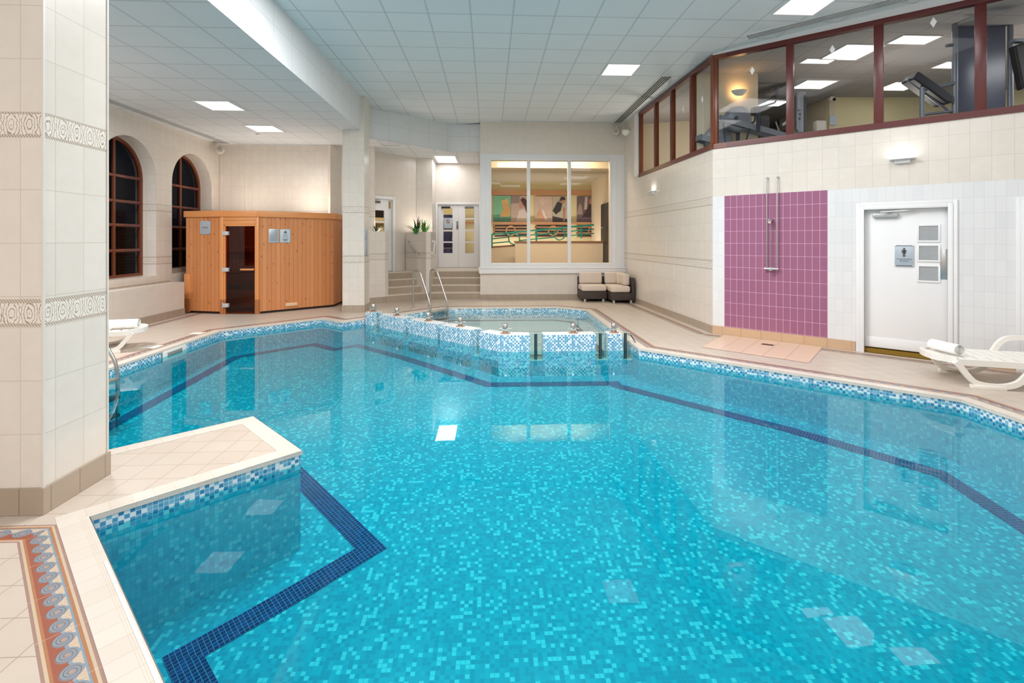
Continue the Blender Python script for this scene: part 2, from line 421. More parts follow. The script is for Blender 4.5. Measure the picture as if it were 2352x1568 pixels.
# ------------------------------------------------------------------ geometry helpers
def link(o, parent=None):
    COL.objects.link(o)
    if parent is not None:
        o.parent = parent
    return o
def tag(o, label=None, cat=None, group=None, kind=None):
    if label: o['label'] = label
    if cat: o['category'] = cat
    if group: o['group'] = group
    if kind: o['kind'] = kind
    return o
def thing(name, label, cat, loc=(0, 0, 0), rz=0.0, group=None):
    o = bpy.data.objects.new(name, None)
    o.empty_display_size = 0.1
    o.location = loc
    o.rotation_euler = (0, 0, rz)
    link(o)
    return tag(o, label, cat, group)
class G:
    def __init__(s):
        s.bm = bmesh.new()
        s.uvl = s.bm.loops.layers.uv.new('UVMap')
    def face(s, pts, uvs=None, smooth=False):
        vs_ = [s.bm.verts.new(p) for p in pts]
        try:
            f = s.bm.faces.new(vs_)
        except ValueError:
            return
        f.smooth = smooth
        if uvs:
            for l, q in zip(f.loops, uvs):
                l[s.uvl].uv = q
        return f
    def autouv(s, f):
        f.normal_update()
        n = f.normal
        for l in f.loops:
            c = l.vert.co
            if abs(n.z) > 0.7: l[s.uvl].uv = (c.x, c.y)
            elif abs(n.x) > abs(n.y): l[s.uvl].uv = (c.y, c.z)
            else: l[s.uvl].uv = (c.x, c.z)
    def box(s, x0, y0, z0, x1, y1, z1, bevel=0.0, seg=2):
        b = bmesh.new()
        bmesh.ops.create_cube(b, size=1)
        for v in b.verts:
            v.co = ((x0 + x1) / 2 + v.co.x * (x1 - x0), (y0 + y1) / 2 + v.co.y * (y1 - y0), (z0 + z1) / 2 + v.co.z * (z1 - z0))
        if bevel:
            bmesh.ops.bevel(b, geom=b.edges[:], offset=bevel, segments=seg, profile=0.5, affect='EDGES')
        s.merge(b, smooth=bool(bevel) and seg > 1)
        return s
    def merge(s, b, mat=None, smooth=False):
        mp = {}
        for v in b.verts:
            mp[v] = s.bm.verts.new(mat @ v.co if mat else v.co)
        for f in b.faces:
            try:
                g = s.bm.faces.new([mp[v] for v in f.verts])
            except ValueError:
                continue
            g.smooth = smooth or f.smooth
            s.autouv(g)
        b.free()
    def prism(s, poly, z0, z1, cap=True, bevel=0.0):   # poly in xy, counter-clockwise
        b = bmesh.new()
        lo = [b.verts.new((x, y, z0)) for x, y in poly]
        f = b.faces.new(lo)
        r = bmesh.ops.extrude_face_region(b, geom=[f])
        for v in r['geom']:
            if isinstance(v, bmesh.types.BMVert): v.co.z = z1
        bmesh.ops.recalc_face_normals(b, faces=b.faces)
        if bevel:
            bmesh.ops.bevel(b, geom=b.edges[:], offset=bevel, segments=2, profile=0.5, affect='EDGES')
        s.merge(b, smooth=bool(bevel))
        return s
    def slab_y(s, poly, y0, y1, bevel=0.0):             # outline in xz, thickness along y
        b = bmesh.new()
        lo = [b.verts.new((x, y0, z)) for x, z in poly]
        f = b.faces.new(lo)
        r = bmesh.ops.extrude_face_region(b, geom=[f])
        for v in r['geom']:
            if isinstance(v, bmesh.types.BMVert): v.co.y = y1
        bmesh.ops.recalc_face_normals(b, faces=b.faces)
        if bevel:
            bmesh.ops.bevel(b, geom=[e for e in b.edges if e.calc_face_angle(0) > 0.6], offset=bevel, segments=2, profile=0.5, affect='EDGES')
        s.merge(b)
        return s
    def tube(s, path, r, n=12, closed=False, cap=True):
        P = [Vector(p) for p in path]
        rr = r if isinstance(r, (list, tuple)) else [r] * len(P)
        rings = []
        up = None
        for i, p in enumerate(P):
            if closed: t = (P[(i + 1) % len(P)] - P[i - 1])
            elif i == 0: t = P[1] - P[0]
            elif i == len(P) - 1: t = P[-1] - P[-2]
            else: t = (P[i + 1] - p).normalized() + (p - P[i - 1]).normalized()
            t.normalize()
            if up is None:
                up = Vector((0, 0, 1)) if abs(t.z) < 0.9 else Vector((1, 0, 0))
            a = t.cross(up)
            if a.length < 1e-4: a = t.orthogonal()
            a.normalize()
            b = a.cross(t).normalized()
            up = b
            rings.append([s.bm.verts.new(p + (a * cos(2 * pi * k / n) + b * sin(2 * pi * k / n)) * rr[i]) for k in range(n)])
        m = len(rings)
        for i in range(m if closed else m - 1):
            A, B = rings[i], rings[(i + 1) % m]
            for k in range(n):
                f = s.bm.faces.new([A[k], A[(k + 1) % n], B[(k + 1) % n], B[k]])
                f.smooth = True
                s.autouv(f)
        if cap and not closed:
            s.bm.faces.new(rings[0][::-1]); s.bm.faces.new(rings[-1])
        return s
    def cyl(s, p0, p1, r, n=20):
        return s.tube([p0, p1], r, n)
    def lathe(s, prof, c=(0, 0, 0), n=24, mat=None):
        rings = []
        M_ = mat or Matrix.Identity(4)
        for r, z in prof:
            rings.append([s.bm.verts.new(M_ @ Vector((c[0] + r * cos(2 * pi * k / n), c[1] + r * sin(2 * pi * k / n), c[2] + z))) for k in range(n)])
        for A, B in zip(rings, rings[1:]):
            for k in range(n):
                f = s.bm.faces.new([A[k], A[(k + 1) % n], B[(k + 1) % n], B[k]])
                f.smooth = True
        s.bm.faces.new(rings[0][::-1]); s.bm.faces.new(rings[-1])
        return s
    def build(s, name, mat, parent=None, label=None, kind=None):
        me = bpy.data.meshes.new(name)
        for e in s.bm.edges:
            if len(e.link_faces) == 2 and e.calc_face_angle(0) > 0.65: e.smooth = False
        s.bm.to_mesh(me)
        s.bm.free()
        me.materials.append(mat)
        o = bpy.data.objects.new(name, me)
        link(o, parent)
        if label: o['label'] = label
        if kind: o['kind'] = kind
        return o
def arc(cx, cz, r, a0, a1, n, rz=None):
    rz = rz or r
    return [(cx + r * cos(radians(a0 + (a1 - a0) * i / n)), cz + rz * sin(radians(a0 + (a1 - a0) * i / n))) for i in range(n + 1)]
def text(name, body, size, mat, parent, loc, rot=(pi / 2, 0, 0), align='CENTER', sx=1.0, ext=0.001):
    c = bpy.data.curves.new(name, 'FONT')
    c.body = body
    c.size = size
    c.align_x = align
    c.align_y = 'CENTER'
    c.extrude = ext
    c.materials.append(mat)
    o = bpy.data.objects.new(name, c)
    link(o, parent)
    o.location = loc
    o.rotation_euler = rot
    o.scale = (sx, 1, 1)
    bpy.context.view_layer.update()
    me = bpy.data.meshes.new_from_object(o.evaluated_get(bpy.context.evaluated_depsgraph_get()))
    me.name = name
    m = bpy.data.objects.new(name, me)
    bpy.data.objects.remove(o)
    m.name = name
    link(m, parent)
    m.location = loc; m.rotation_euler = rot; m.scale = (sx, 1, 1)
    if not me.materials: me.materials.append(mat)
    return m
def struct(o):
    o['kind'] = 'structure'
    return o
def frame_of(A, B):
    return A, atan2(B[1] - A[1], B[0] - A[0])
def wall(name, A, B, z0, z1, mat, holes=(), thick=0.12, u0=0.0, back=True, parent=None):
    """wall from A to B seen from its right-hand side (local -y faces the room); holes are (u0, z0, u1, z1)"""
    L = hypot(B[0] - A[0], B[1] - A[1])
    us = sorted({0.0, L} | {min(max(h[i], 0), L) for h in holes for i in (0, 2)})
    zs = sorted({z0, z1} | {min(max(h[i], z0), z1) for h in holes for i in (1, 3)})
    g = G()
    def q(pts):
        g.face([(a, b, c) for a, b, c in pts], [(u0 + a + b, c) for a, b, c in pts])
    for a, b in zip(us, us[1:]):
        for c, d in zip(zs, zs[1:]):
            m, k = (a + b) / 2, (c + d) / 2
            if any(h[0] < m < h[2] and h[1] < k < h[3] for h in holes): continue
            q([(a, 0, c), (b, 0, c), (b, 0, d), (a, 0, d)])
            if back: q([(b, thick, c), (a, thick, c), (a, thick, d), (b, thick, d)])
    for h in holes:
        a, c, b, d = max(h[0], 0), max(h[1], z0), min(h[2], L), min(h[3], z1)
        q([(a, 0, c), (a, 0, d), (a, thick, d), (a, thick, c)])
        q([(b, 0, d), (b, 0, c), (b, thick, c), (b, thick, d)])
        q([(a, 0, d), (b, 0, d), (b, thick, d), (a, thick, d)])
        q([(b, 0, c), (a, 0, c), (a, thick, c), (b, thick, c)])
    q([(0, 0, z0), (0, 0, z1), (0, thick, z1), (0, thick, z0)])
    q([(L, 0, z1), (L, 0, z0), (L, thick, z0), (L, thick, z1)])
    o = g.build(name, mat, parent)
    o.location = (A[0], A[1], 0)
    o.rotation_euler = (0, 0, atan2(B[1] - A[1], B[0] - A[0]))
    return struct(o) if parent is None else o
def offset(poly, d):      # clockwise polygon, positive d goes outward
    n = len(poly); out = []
    for i in range(n):
        p, a, b = Vector(poly[i]), Vector(poly[i - 1]), Vector(poly[(i + 1) % n])
        e1 = (p - a).normalized(); e2 = (b - p).normalized()
        n1 = Vector((-e1.y, e1.x)); n2 = Vector((-e2.y, e2.x))
        m = (n1 + n2) / (1 + n1.dot(n2))
        out.append((p.x + m.x * d, p.y + m.y * d))
    return out
def ring(g, P, d0, d1, z, skip=(), bottom=None, vflip=False):
    a = offset(P, d0) if d0 else list(P); b = offset(P, d1)
    n = len(P); u = 0
    for i in range(n):
        j = (i + 1) % n
        e = Vector(P[j]) - Vector(P[i]); L = e.length; e.normalize()
        if i not in skip:
            pts = [a[i], a[j], b[j], b[i]]
            uv_ = []
            for q in pts:
                r = Vector(q) - Vector(P[i])
                uv_.append((u + r.dot(e), None))
            vs_ = [0, 0, 1, 1] if not vflip else [1, 1, 0, 0]
            g.face([(x, y, z) for x, y in pts], [(q[0], v) for q, v in zip(uv_, vs_)])
        u += L

# ------------------------------------------------------------------ plan of the place
OUT = [(-2.325, 2.888), (-1.436, 3.72), (-2.145, 4.454), (-3.60, 3.19), (-4.75, 3.19), (-4.75, 8.72), (-3.42, 9.98), (-2.89, 9.54),
       (-1.04, 11.41), (1.59, 11.41), (2.2, 10.95), (2.2, 7.0), (4.73, 4.61), (4.72, 0.5), (3.4, -0.8), (1.5, -0.8)]
MAINP = [(-2.325, 2.888), (-1.436, 3.72), (-2.145, 4.454), (-3.60, 3.19), (-4.75, 3.19), (-4.75, 8.72), (-3.42, 9.98), (-2.89, 9.54), (-2.55, 9.87),
         (0.133, 7.331), (2.2, 7.31), (2.2, 7.0), (4.73, 4.61), (4.72, 0.5), (3.4, -0.8), (1.5, -0.8)]
SPAP = [(-2.55, 9.87), (-1.04, 11.41), (1.59, 11.41), (2.2, 10.95), (2.2, 7.31), (0.133, 7.331)]
tA = (2.945 - 2.888) / (1.794 - 2.888)
RINGP = [(-2.325 + (-1.19 + 2.325) * tA, 2.945), (-4.75, 2.945), (-4.75, 8.72), (-3.42, 9.98), (-2.89, 9.54),
         (-1.04, 11.41), (1.59, 11.41), (2.2, 10.95), (2.2, 7.0), (4.73, 4.61), (4.72, 0.5), (3.4, -0.8), (1.5, -0.8)]
WATERZ = -0.10
FZ = [(-3, -0.95), (2.5, -0.86), (3.3, -0.80), (4.3, -0.68), (5.3, -0.57), (6.6, -0.51), (8.3, -0.43), (13, -0.40)]
def fz(y):
    for (a, b), (c, d) in zip(FZ, FZ[1:]):
        if y <= c: return b + (d - b) * max(0, (y - a)) / (c - a)
    return FZ[-1][1]
CUTS = [2.5, 2.9, 3.3, 3.8, 4.3, 4.8, 5.3, 6.0, 6.6, 7.4, 8.3]
def poly_mesh(name, loops, z, mat, dz=0.0, cuts=True, kind='structure', zconst=None):
    """flat or floor-following mesh from an outer loop and holes, cut along y so it can follow the slope"""
    pts = [[Vector((x, y, 0)) for x, y in lp] for lp in loops]
    flat = [p for lp in pts for p in lp]
    b = bmesh.new()
    vs_ = [b.verts.new(p) for p in flat]
    for t in tessellate_polygon(pts):
        f = b.faces.new([vs_[i] for i in t])
        f.normal_update()
        if f.normal.z < 0: f.normal_flip()
    if cuts:
        for c in CUTS:
            bmesh.ops.bisect_plane(b, geom=b.verts[:] + b.edges[:] + b.faces[:], plane_co=(0, c, 0), plane_no=(0, 1, 0))
    for v in b.verts:
        v.co.z = (fz(v.co.y) + dz) if zconst is None else zconst
    g = G(); g.merge(b)
    return g.build(name, mat, kind=kind)

# deck, pool surround
g_out = [(-7.0, -3.0), (8.3, -3.0), (8.3, 3.9), (3.9, 8.15), (3.75, 13.05), (-0.2, 13.05), (-0.2, 15.6), (-4.6, 15.6), (-7.0, 15.6)]
o = poly_mesh('floor', [g_out, offset(RINGP, 0.285)], 0, DECK, cuts=False, zconst=0.0)
g = G()
ring(g, RINGP, 0.125, 0.285, 0.0, vflip=True)
o = g.build('trim_1', BORDER, kind='structure'); tag(o, 'terracotta scroll patterned tile border running round the pool')
O1 = offset(OUT, 0.125); R1 = offset(RINGP, 0.125)
o = poly_mesh('floor_peninsula', [[O1[0], O1[1], O1[2], O1[3], O1[4], R1[1], R1[0]]], 0, DECK, cuts=False, zconst=0.0)
def mat_coping():
    n = N('coping_tiles_ribbed')
    u, v = n.uv()
    seam, rnd = n.cell(u, n.M('ADD', v, 1.0), 0.108, 50.0, 0.0014)
    c = n.mix(n.M('MULTIPLY', rnd, 0.5), lin((220, 210, 198)), lin((208, 197, 185)))
    rib = n.M('MULTIPLY', n.M('LESS_THAN', n.M('FRACT', n.M('MULTIPLY', v, 14.0)), 0.22), n.M('MULTIPLY', n.M('GREATER_THAN', v, 0.14), n.M('LESS_THAN', v, 0.35)))
    c = n.mix(n.M('MULTIPLY', rib, 0.4), c, lin((190, 170, 146)))
    c = n.mix(n.M('MULTIPLY', seam, 0.75), c, lin((200, 178, 154)))
    return n.fin(c, 0.3)
COPING = mat_coping()
g = G()
ring(g, OUT, -0.008, 0.125, 0.001)
P_ = offset(OUT, -0.012); u = 0
for i in range(len(OUT)):
    a, b = P_[i], P_[(i + 1) % len(OUT)]; L = hypot(b[0] - a[0], b[1] - a[1])
    g.face([(a[0], a[1], 0.001), (b[0], b[1], 0.001), (b[0], b[1], -0.028), (a[0], a[1], -0.028)], [(u, .5), (u + L, .5), (u + L, .6), (u, .6)])
    u += L
o = g.build('trim_2', COPING, kind='structure'); tag(o, 'cream tiled coping along the pool edge')
# second border along the walls
g = G()
def strip(g, pts, w_, z):
    u = 0
    for (a, b) in zip(pts, pts[1:]):
        A, B = Vector(a), Vector(b); e = (B - A); L = e.length; e.normalize(); nn = Vector((e.y, -e.x)) * w_
        g.face([(A.x, A.y, z), (A.x + nn.x, A.y + nn.y, z), (B.x + nn.x, B.y + nn.y, z), (B.x, B.y, z)], [(u, 0), (u, 1), (u + L, 1), (u + L, 0)])
        u += L
strip(g, [(-6.38, 3.0), (-6.38, 10.95)], 0.14, 0.002)
strip(g, [(3.52, 12.4), (3.68, 8.02), (3.95, 7.8)], 0.15, 0.002)
strip(g, [(4.83, 6.97), (7.9, 4.05)], 0.15, 0.002)
o = g.build('trim_3', BORDER, kind='structure'); tag(o, 'terracotta border strip along the foot of the walls')

# pool shell
def walls_of(name, P, z0f, z1, mat, skip=(), flip=False):
    g = G(); u = 0
    for i in range(len(P)):
        a, b = Vector(P[i]), Vector(P[(i + 1) % len(P)]); L = (b - a).length
        if i not in skip:
            k = max(1, int(L / 0.5))
            for s_ in range(k):
                p, q = a.lerp(b, s_ / k), a.lerp(b, (s_ + 1) / k)
                up, uq = u + L * s_ / k, u + L * (s_ + 1) / k
                zt = z1 if not callable(z1) else z1(i)
                g.face([(p.x, p.y, z0f(p.y)), (q.x, q.y, z0f(q.y)), (q.x, q.y, zt), (p.x, p.y, zt)],
                       [(up, z0f(p.y)), (uq, z0f(q.y)), (uq, zt), (up, zt)])
        u += L
    return g.build(name, mat, kind='structure')
def line_ring(name, P, d0, d1, zf, dz, mat):
    a, b = offset(P, -d0), offset(P, -d1); g = G(); u = 0.0
    for i in range(len(P)):
        j = (i + 1) % len(P); p = Vector(P[i]); e = Vector(P[j]) - p; L = e.length; e.normalize()
        k = max(1, int(L / 0.4))
        for s_ in range(k):
            q = [Vector(a[i]).lerp(Vector(a[j]), s_ / k), Vector(a[i]).lerp(Vector(a[j]), (s_ + 1) / k), Vector(b[i]).lerp(Vector(b[j]), (s_ + 1) / k), Vector(b[i]).lerp(Vector(b[j]), s_ / k)]
            g.face([(v.x, v.y, zf(v.y) + dz) for v in q], [((v - p).dot(e), w_) for v, w_ in zip(q, (0, 0, d1 - d0, d1 - d0))])
    return g.build(name, mat, kind='structure')
spaedges = (8, 9)
o = walls_of('pool_wall', MAINP, lambda y: fz(y) - 0.02, -0.14, POOLWALL, skip=spaedges); tag(o, 'teal mosaic wall of the swimming pool under water')
o = walls_of('pool_waterline', MAINP, lambda y: -0.14, -0.0, WATERLINE, skip=spaedges); tag(o, 'white and blue mosaic band at the pool waterline')
g = G()
for a, b in ((MAINP[8], MAINP[9]), (MAINP[9], MAINP[10])):
    A, B = Vector(a), Vector(b); L = (B - A).length
    g.face([(A.x, A.y, fz(A.y) - .02), (B.x, B.y, fz(B.y) - .02), (B.x, B.y, -0.25), (A.x, A.y, -0.25)], [(0, fz(A.y)), (L, fz(B.y)), (L, -.25), (0, -.25)])
o = g.build('pool_spa_step', POOLWALL, kind='structure'); tag(o, 'submerged teal wall between pool and spa')
poly_mesh('pool_floor', [MAINP], 0, POOLFLOOR)
o = line_ring('pool_line', MAINP, 0.29, 0.458, fz, 0.005, NAVY); tag(o, 'navy mosaic line on the pool floor')
o = walls_of('spa_wall', SPAP, lambda y: -0.27, 0.0, WATERLINE, skip=(4, 5)); tag(o, 'white and blue mosaic wall round the spa')
poly_mesh('spa_floor', [SPAP], 0, SPAFLOOR, cuts=False, zconst=-0.25)
o = poly_mesh('spa_line', [offset(SPAP, -0.30), offset(SPAP, -0.42)], 0, SPALINE, cuts=False, zconst=-0.246); tag(o, 'brown mosaic line on the spa floor')
g_mid = 0.125
o = poly_mesh('pool_water', [MAINP], 0, WATER, cuts=False, kind='stuff', zconst=WATERZ); tag(o, 'still clear turquoise water filling the large swimming pool', 'water')
o = poly_mesh('spa_water', [SPAP], 0, SPAWATER, cuts=False, kind='stuff', zconst=WATERZ); tag(o, 'shallow pale water of the spa behind the mosaic blocks', 'water')

# walls
HZ, LZ = 4.8, 4.04
WA0, WA1 = (3.68, 12.97), (3.824, 8.086)
eB = Vector((5.261 - 3.824, 6.719 - 8.086)).normalized()
WB0 = WA1; LBW = 6.0
WB1 = (WB0[0] + eB.x * LBW, WB0[1] + eB.y * LBW)
LA = hypot(WA1[0] - WA0[0], WA1[1] - WA0[1])
# left wall with two arched openings
LX, JX = -6.9, -7.2
ARCH = [(9.54, 0.745), (11.52, 0.745), (7.4, 0.745)]
g = G()
def lw(y0, z0, y1, z1, z1b=None, z0b=None):
    z1b = z1 if z1b is None else z1b; z0b = z0 if z0b is None else z0b
    g.face([(LX, y0, z0), (LX, y1, z0b), (LX, y1, z1b), (LX, y0, z1)], [(y0, z0), (y1, z0b), (y1, z1b), (y0, z1)])
SILL, SPR = 0.87, 2.85
ys = [-3.0]
for c, r in sorted(ARCH):
    lw(ys[-1], 0, c - r, LZ)
    lw(c - r, 0, c + r, SILL)
    n_ = 24
    for i in range(n_):
        t0, t1 = pi - pi * i / n_, pi - pi * (i + 1) / n_
        lw(c + r * cos(t0), SPR + r * sin(t0), c + r * cos(t1), LZ, LZ, SPR + r * sin(t1))
    ys.append(c + r)
lw(ys[-1], 0, 12.65, LZ)
o = g.build('wall_left', CREAM, kind='structure')
o.data.flip_normals()
g = G()
for c, r in ARCH:
    out = [(c - r, SILL)] + [(c + r * cos(pi - pi * i / 32), SPR + r * sin(pi - pi * i / 32)) for i in range(33)] + [(c + r, SILL)]
    for (y0, z0), (y1, z1) in zip(out, out[1:]):
        g.face([(LX, y0, z0), (LX, y1, z1), (LX - 0.42, y1, z1), (LX - 0.42, y0, z0)], [(0, z0), (0, z1), (0.42, z1), (0.42, z0)])
    g.face([(LX, c - r, SILL), (LX, c + r, SILL), (LX - .42, c + r, SILL), (LX - .42, c - r, SILL)], [(0, 0), (1.5, 0), (1.5, .4), (0, .4)])
o = g.build('trim_4', CREAM, kind='structure'); tag(o, 'deep tiled reveals of the arched windows')
def arched_window(name, c, r, label):
    t = thing(name, label, None, (JX, c, 0)); t['kind'] = 'structure'
    w_ = 0.075; rr = r + 0.01
    def outline(q):
        return [(-q, SILL - 0.02 + (rr - q))] + [(q * cos(pi - pi * i / 32), SPR + q * sin(pi - pi * i / 32)) for i in range(33)] + [(q, SILL - 0.02 + (rr - q))]
    oo, ii = outline(rr), outline(rr - w_)
    g = G()
    n_ = len(oo)
    for i in range(n_):
        j = (i + 1) % n_
        for x0, x1 in ((0.03, -0.03),):
            g.face([(x0, *oo[i]), (x0, *oo[j]), (x0, *ii[j]), (x0, *ii[i])])
            g.face([(x0, *ii[i]), (x0, *ii[j]), (x1, *ii[j]), (x1, *ii[i])])
    g.build('window_frame', MAHOG, t)
    g = G(); g.box(-0.025, -0.03, SILL, 0.028, 0.03, SPR + rr - 0.04, 0.012)
    g.build('mullion', MAHOG, t)
    for z in (1.394, 1.89, 2.358, 2.85):
        g = G(); g.tube([(0.0, -rr + 0.03, z), (0.0, rr - 0.03, z)], 0.034, 10)
        g.build('glazing_bar', MAHOG, t)
    g = G()
    ip = outline(rr - w_ / 2)
    g.face([(-0.01, y, z) for y, z in ip])
    g.build('pane', NIGHTGLASS, t)
    return t
arched_window('window_1', 9.54, 0.745, 'nearer tall arched window with red brown glazing bars')
arched_window('window_2', 11.52, 0.745, 'farther tall arched window behind the sauna')
arched_window('window_6', 7.4, 0.745, 'arched window hidden behind the near column')
g = G(); g.box(LX - .4, 10.68, 0.87, LX - .02, 12.3, 0.98)
o = g.build('trim_5', SKIRT, kind='structure'); tag(o, 'grey tiled sill of the farther arched window')
# outside in the dark
g = G()
g.face([(-9.0, 3, 0), (-9.0, 16, 0), (-9.0, 16, 1.95), (-9.0, 3, 1.95)], [(3, 0), (16, 0), (16, 1.95), (3, 1.95)])
g.box(-9.3, 3, 1.9, -9.0, 16, 2.0)
o = g.build('garden_wall', mat_bricks(), kind='structure'); tag(o, 'dim brick wall outside the arched windows')
# ledge below the windows
g = G()
g.box(LX, -3, 0.0, -6.5, 10.55, 0.71)
o = g.build('wall_ledge', PLAINWALL, kind='structure'); tag(o, 'low cream tiled ledge under the arched windows')
g = G(); g.box(LX, -3, 0.71, LX + 0.12, 10.55, 0.74)
o = g.build('trim_6', SKIRT, kind='structure')
wall('baseboard_left', (-6.488, -3), (-6.488, 10.55), 0, 0.15, SKIRT, back=False)
# flip: this wall must face +x, so it is drawn from far to near
bpy.data.objects['baseboard_left'].location = (-6.488, -3, 0)

wall('wall_back', (LX, 12.65), (-3.0, 12.65), 0, LZ, CREAM, thick=0.1)
g = G(); g.box(LX + .005, 12.61, 2.0, -6.27, 12.65, LZ)
o = g.build('trim_9', CREAM, kind='structure')
wall('wall_right', WA0, WA1, 0, 3.2, CREAM, thick=0.2, u0=0.02)
wall('wall_right_pier', WA0, (WA0[0] + (WA1[0] - WA0[0]) * 0.85 / LA, WA0[1] + (WA1[1] - WA0[1]) * 0.85 / LA), 3.2, HZ, CREAM, thick=0.2, u0=0.02)
DOORB = (2.106, 0.0, 2.991, 2.045)
wall('wall_right_shower', WB0, WB1, 0.0, 3.2, SHOWERWALL, holes=[DOORB, (3.69, 0.0, 4.6, 2.045)], thick=0.16)
wall('wall_right_end', WB1, (WB1[0], -3.0), 0, HZ, PLAINWALL)
wall('wall_front', (WB1[0], -3.0), (LX, -3.0), 0, HZ, PLAINWALL)
# skirtings
def skirt(name, A, B, mat, h=0.155, t=0.014, gaps=()):
    L = hypot(B[0] - A[0], B[1] - A[1]); g = G(); segs = []; a = 0
    for s_, e_ in gaps:
        segs.append((a, s_)); a = e_
    segs.append((a, L))
    for a, b in segs:
        if b - a > 0.01: g.box(a, -t, 0, b, 0.0, h)
    o = g.build(name, mat, kind='structure')
    o.location = (A[0], A[1], 0); o.rotation_euler = (0, 0, atan2(B[1] - A[1], B[0] - A[0]))
    return o
skirt('baseboard_right', WA0, WA1, SKIRT, 0.13)
skirt('baseboard_shower', WB0, WB1, SKIRTPEACH, 0.137, 0.02, gaps=[(2.0, 3.085), (3.6, 4.7)])
# window wall
WWA, WWB = (-0.26, 13.0), (3.68, 12.97)
WIN = (0.30, 0.98, 3.53, 3.75)
wall('wall_window', WWA, WWB, 0, HZ, PLAINWALL, holes=[WIN], thick=0.14)
skirt('baseboard_window', (-0.26, 13.0), WWB, SKIRT, 0.13)
wall('wall_niche_side', (-0.26, 15.5), (-0.26, 13.0), 0, LZ, PLAINWALL, thick=0.02) if False else None
g = G(); g.box(-0.26, 13.0, 0, -0.12, 15.6, HZ)
o = g.build('wall_niche_right', PLAINWALL, kind='structure')

# alcove: wall at 45 degrees with a single door, pilaster, niche with double doors
W45A, W45B = (-4.05, 12.42), (-2.178, 14.446)
L45 = hypot(W45B[0] - W45A[0], W45B[1] - W45A[1])
FLO = 0.71
D1 = (1.03, FLO, 1.89, FLO + 2.03)
wall('wall_door_left', W45A, W45B, 0, LZ, PLAINWALL, holes=[D1], thick=0.12)
g = G(); g.box(-2.178, 14.43, 0, -1.714, 15.6, LZ)
o = g.build('wall_pilaster', PLAINWALL, kind='structure')
ND = (0.05, FLO, 1.37, FLO + 2.02)
wall('wall_niche', (-1.714, 15.45), (-0.26, 15.45), 0, LZ, PLAINWALL, holes=[ND], thick=0.12)

# ceilings and bulkheads
BX = -2.87
o = poly_mesh('ceiling', [[(BX, -3.0), (WB1[0] + .02, -3.0), (WB1[0] + .02, WB1[1]), (WB0[0] + .1, WB0[1] + .1), (3.76, 12.99), (-0.24, 13.2), (-1.083, 13.37), (-2.91, 11.74)]], 0, HIGHCEIL, cuts=False, zconst=HZ)
o = poly_mesh('ceiling_low', [[(LX, -3.0), (BX, -3.0), (BX, 11.7), (-1.083, 13.36), (-0.24, 13.26), (-0.2, 15.6), (LX, 15.6)]], 0, LOWCEIL, cuts=False, zconst=LZ)
for nm, A, B in (('wall_bulkhead_long', (BX, 11.74), (BX, -3.0)), ('wall_bulkhead_angled', (-2.91, 11.75), (-1.083, 13.364)), ('wall_bulkhead_end', (-1.083, 13.364), (-0.24, 13.275))):
    if nm == 'wall_bulkhead_long':
        g = G(); g.face([(BX, -3, LZ), (BX, 11.74, LZ), (BX, 11.74, HZ), (BX, -3, HZ)], [(-3, LZ), (11.74, LZ), (11.74, HZ), (-3, HZ)])
        g.build(nm, BULK, kind='structure')
    else:
        wall(nm, A, B, LZ, HZ, BULK, back=False, thick=0.05)

# gallery windows on the two right walls
def gallery(name, A, B, ua, ub, zb, ztf, mull, label, diamonds, mw=0.04):
    rz = atan2(B[1] - A[1], B[0] - A[0])
    t = thing(name, label, None, (A[0], A[1], 0), rz); t['kind'] = 'structure'
    g = G(); g.slab_y([(ua, zb), (ub, zb), (ub, zb + 0.085), (ua, zb + 0.085)], -0.02, 0.07)
    g.build('window_sill', MAHOG, t)
    g = G(); g.slab_y([(ua, ztf(ua) - 0.075), (ub, ztf(ub) - 0.075), (ub, ztf(ub)), (ua, ztf(ua))], -0.02, 0.07)
    g.build('window_head', MAHOG, t)
    for m, hw in mull:
        g = G(); g.box(m - hw, -0.02, zb + 0.085, m + hw, 0.07, ztf(m) - 0.07, 0.006)
        g.build('mullion', MAHOG, t)
    ms = [m for m, _ in mull]
    for a, b in zip(ms, ms[1:]):
        g = G(); g.face([(a, 0.03, zb + .085), (b, 0.03, zb + .085), (b, 0.03, ztf(b) - .075), (a, 0.03, ztf(a) - .075)])
        g.build('pane', GALLERYGLASS, t)
    for u_, z_ in diamonds:
        g = G(); g.slab_y([(u_ - .035, z_), (u_, z_ - .07), (u_ + .035, z_), (u_, z_ + .07)], 0.024, 0.029)
        g.build('safety_diamond', WHITE, t, 'white diamond sticker')
    return t
gallery('window_4', WA0, WA1, 1.15, LA + .03, 3.16, lambda u_: 4.76, [(1.22, .045), (2.24, .045), (3.15, .045), (4.07, .045), (LA - .0, .05)],
        'narrow gallery panes in dark red frames above the cream wall', [(3.65, 4.17), (4.45, 4.14)])
gallery('window_5', WB0, WB1, 0.0, 6.0, 3.16, lambda u_: 4.76 - 0.026 * u_, [(0.03, .05), (1.167, .05), (2.269, .055), (3.3, .055), (4.4, .055), (5.95, .05)],
        'wide gallery panes in dark red frames overlooking the pool from the gym', [(0.62, 4.37), (1.72, 4.43), (2.85, 4.5)])
g = G(); g.slab_y([(0, 4.76), (6, 4.6), (6, 4.8), (0, 4.8)], -0.005, 0.08)
o = g.build('trim_7', WHITE, kind='structure'); o.location = (*WB0, 0); o.rotation_euler = (0, 0, atan2(eB.y, eB.x))
g = G(); g.box(0.85, -0.02, 3.2, 1.16, 0.02, 4.78)
o = g.build('trim_8', WHITE, kind='structure'); o.location = (*WA0, 0); o.rotation_euler = (0, 0, atan2(WA1[1] - WA0[1], WA1[0] - WA0[0]))

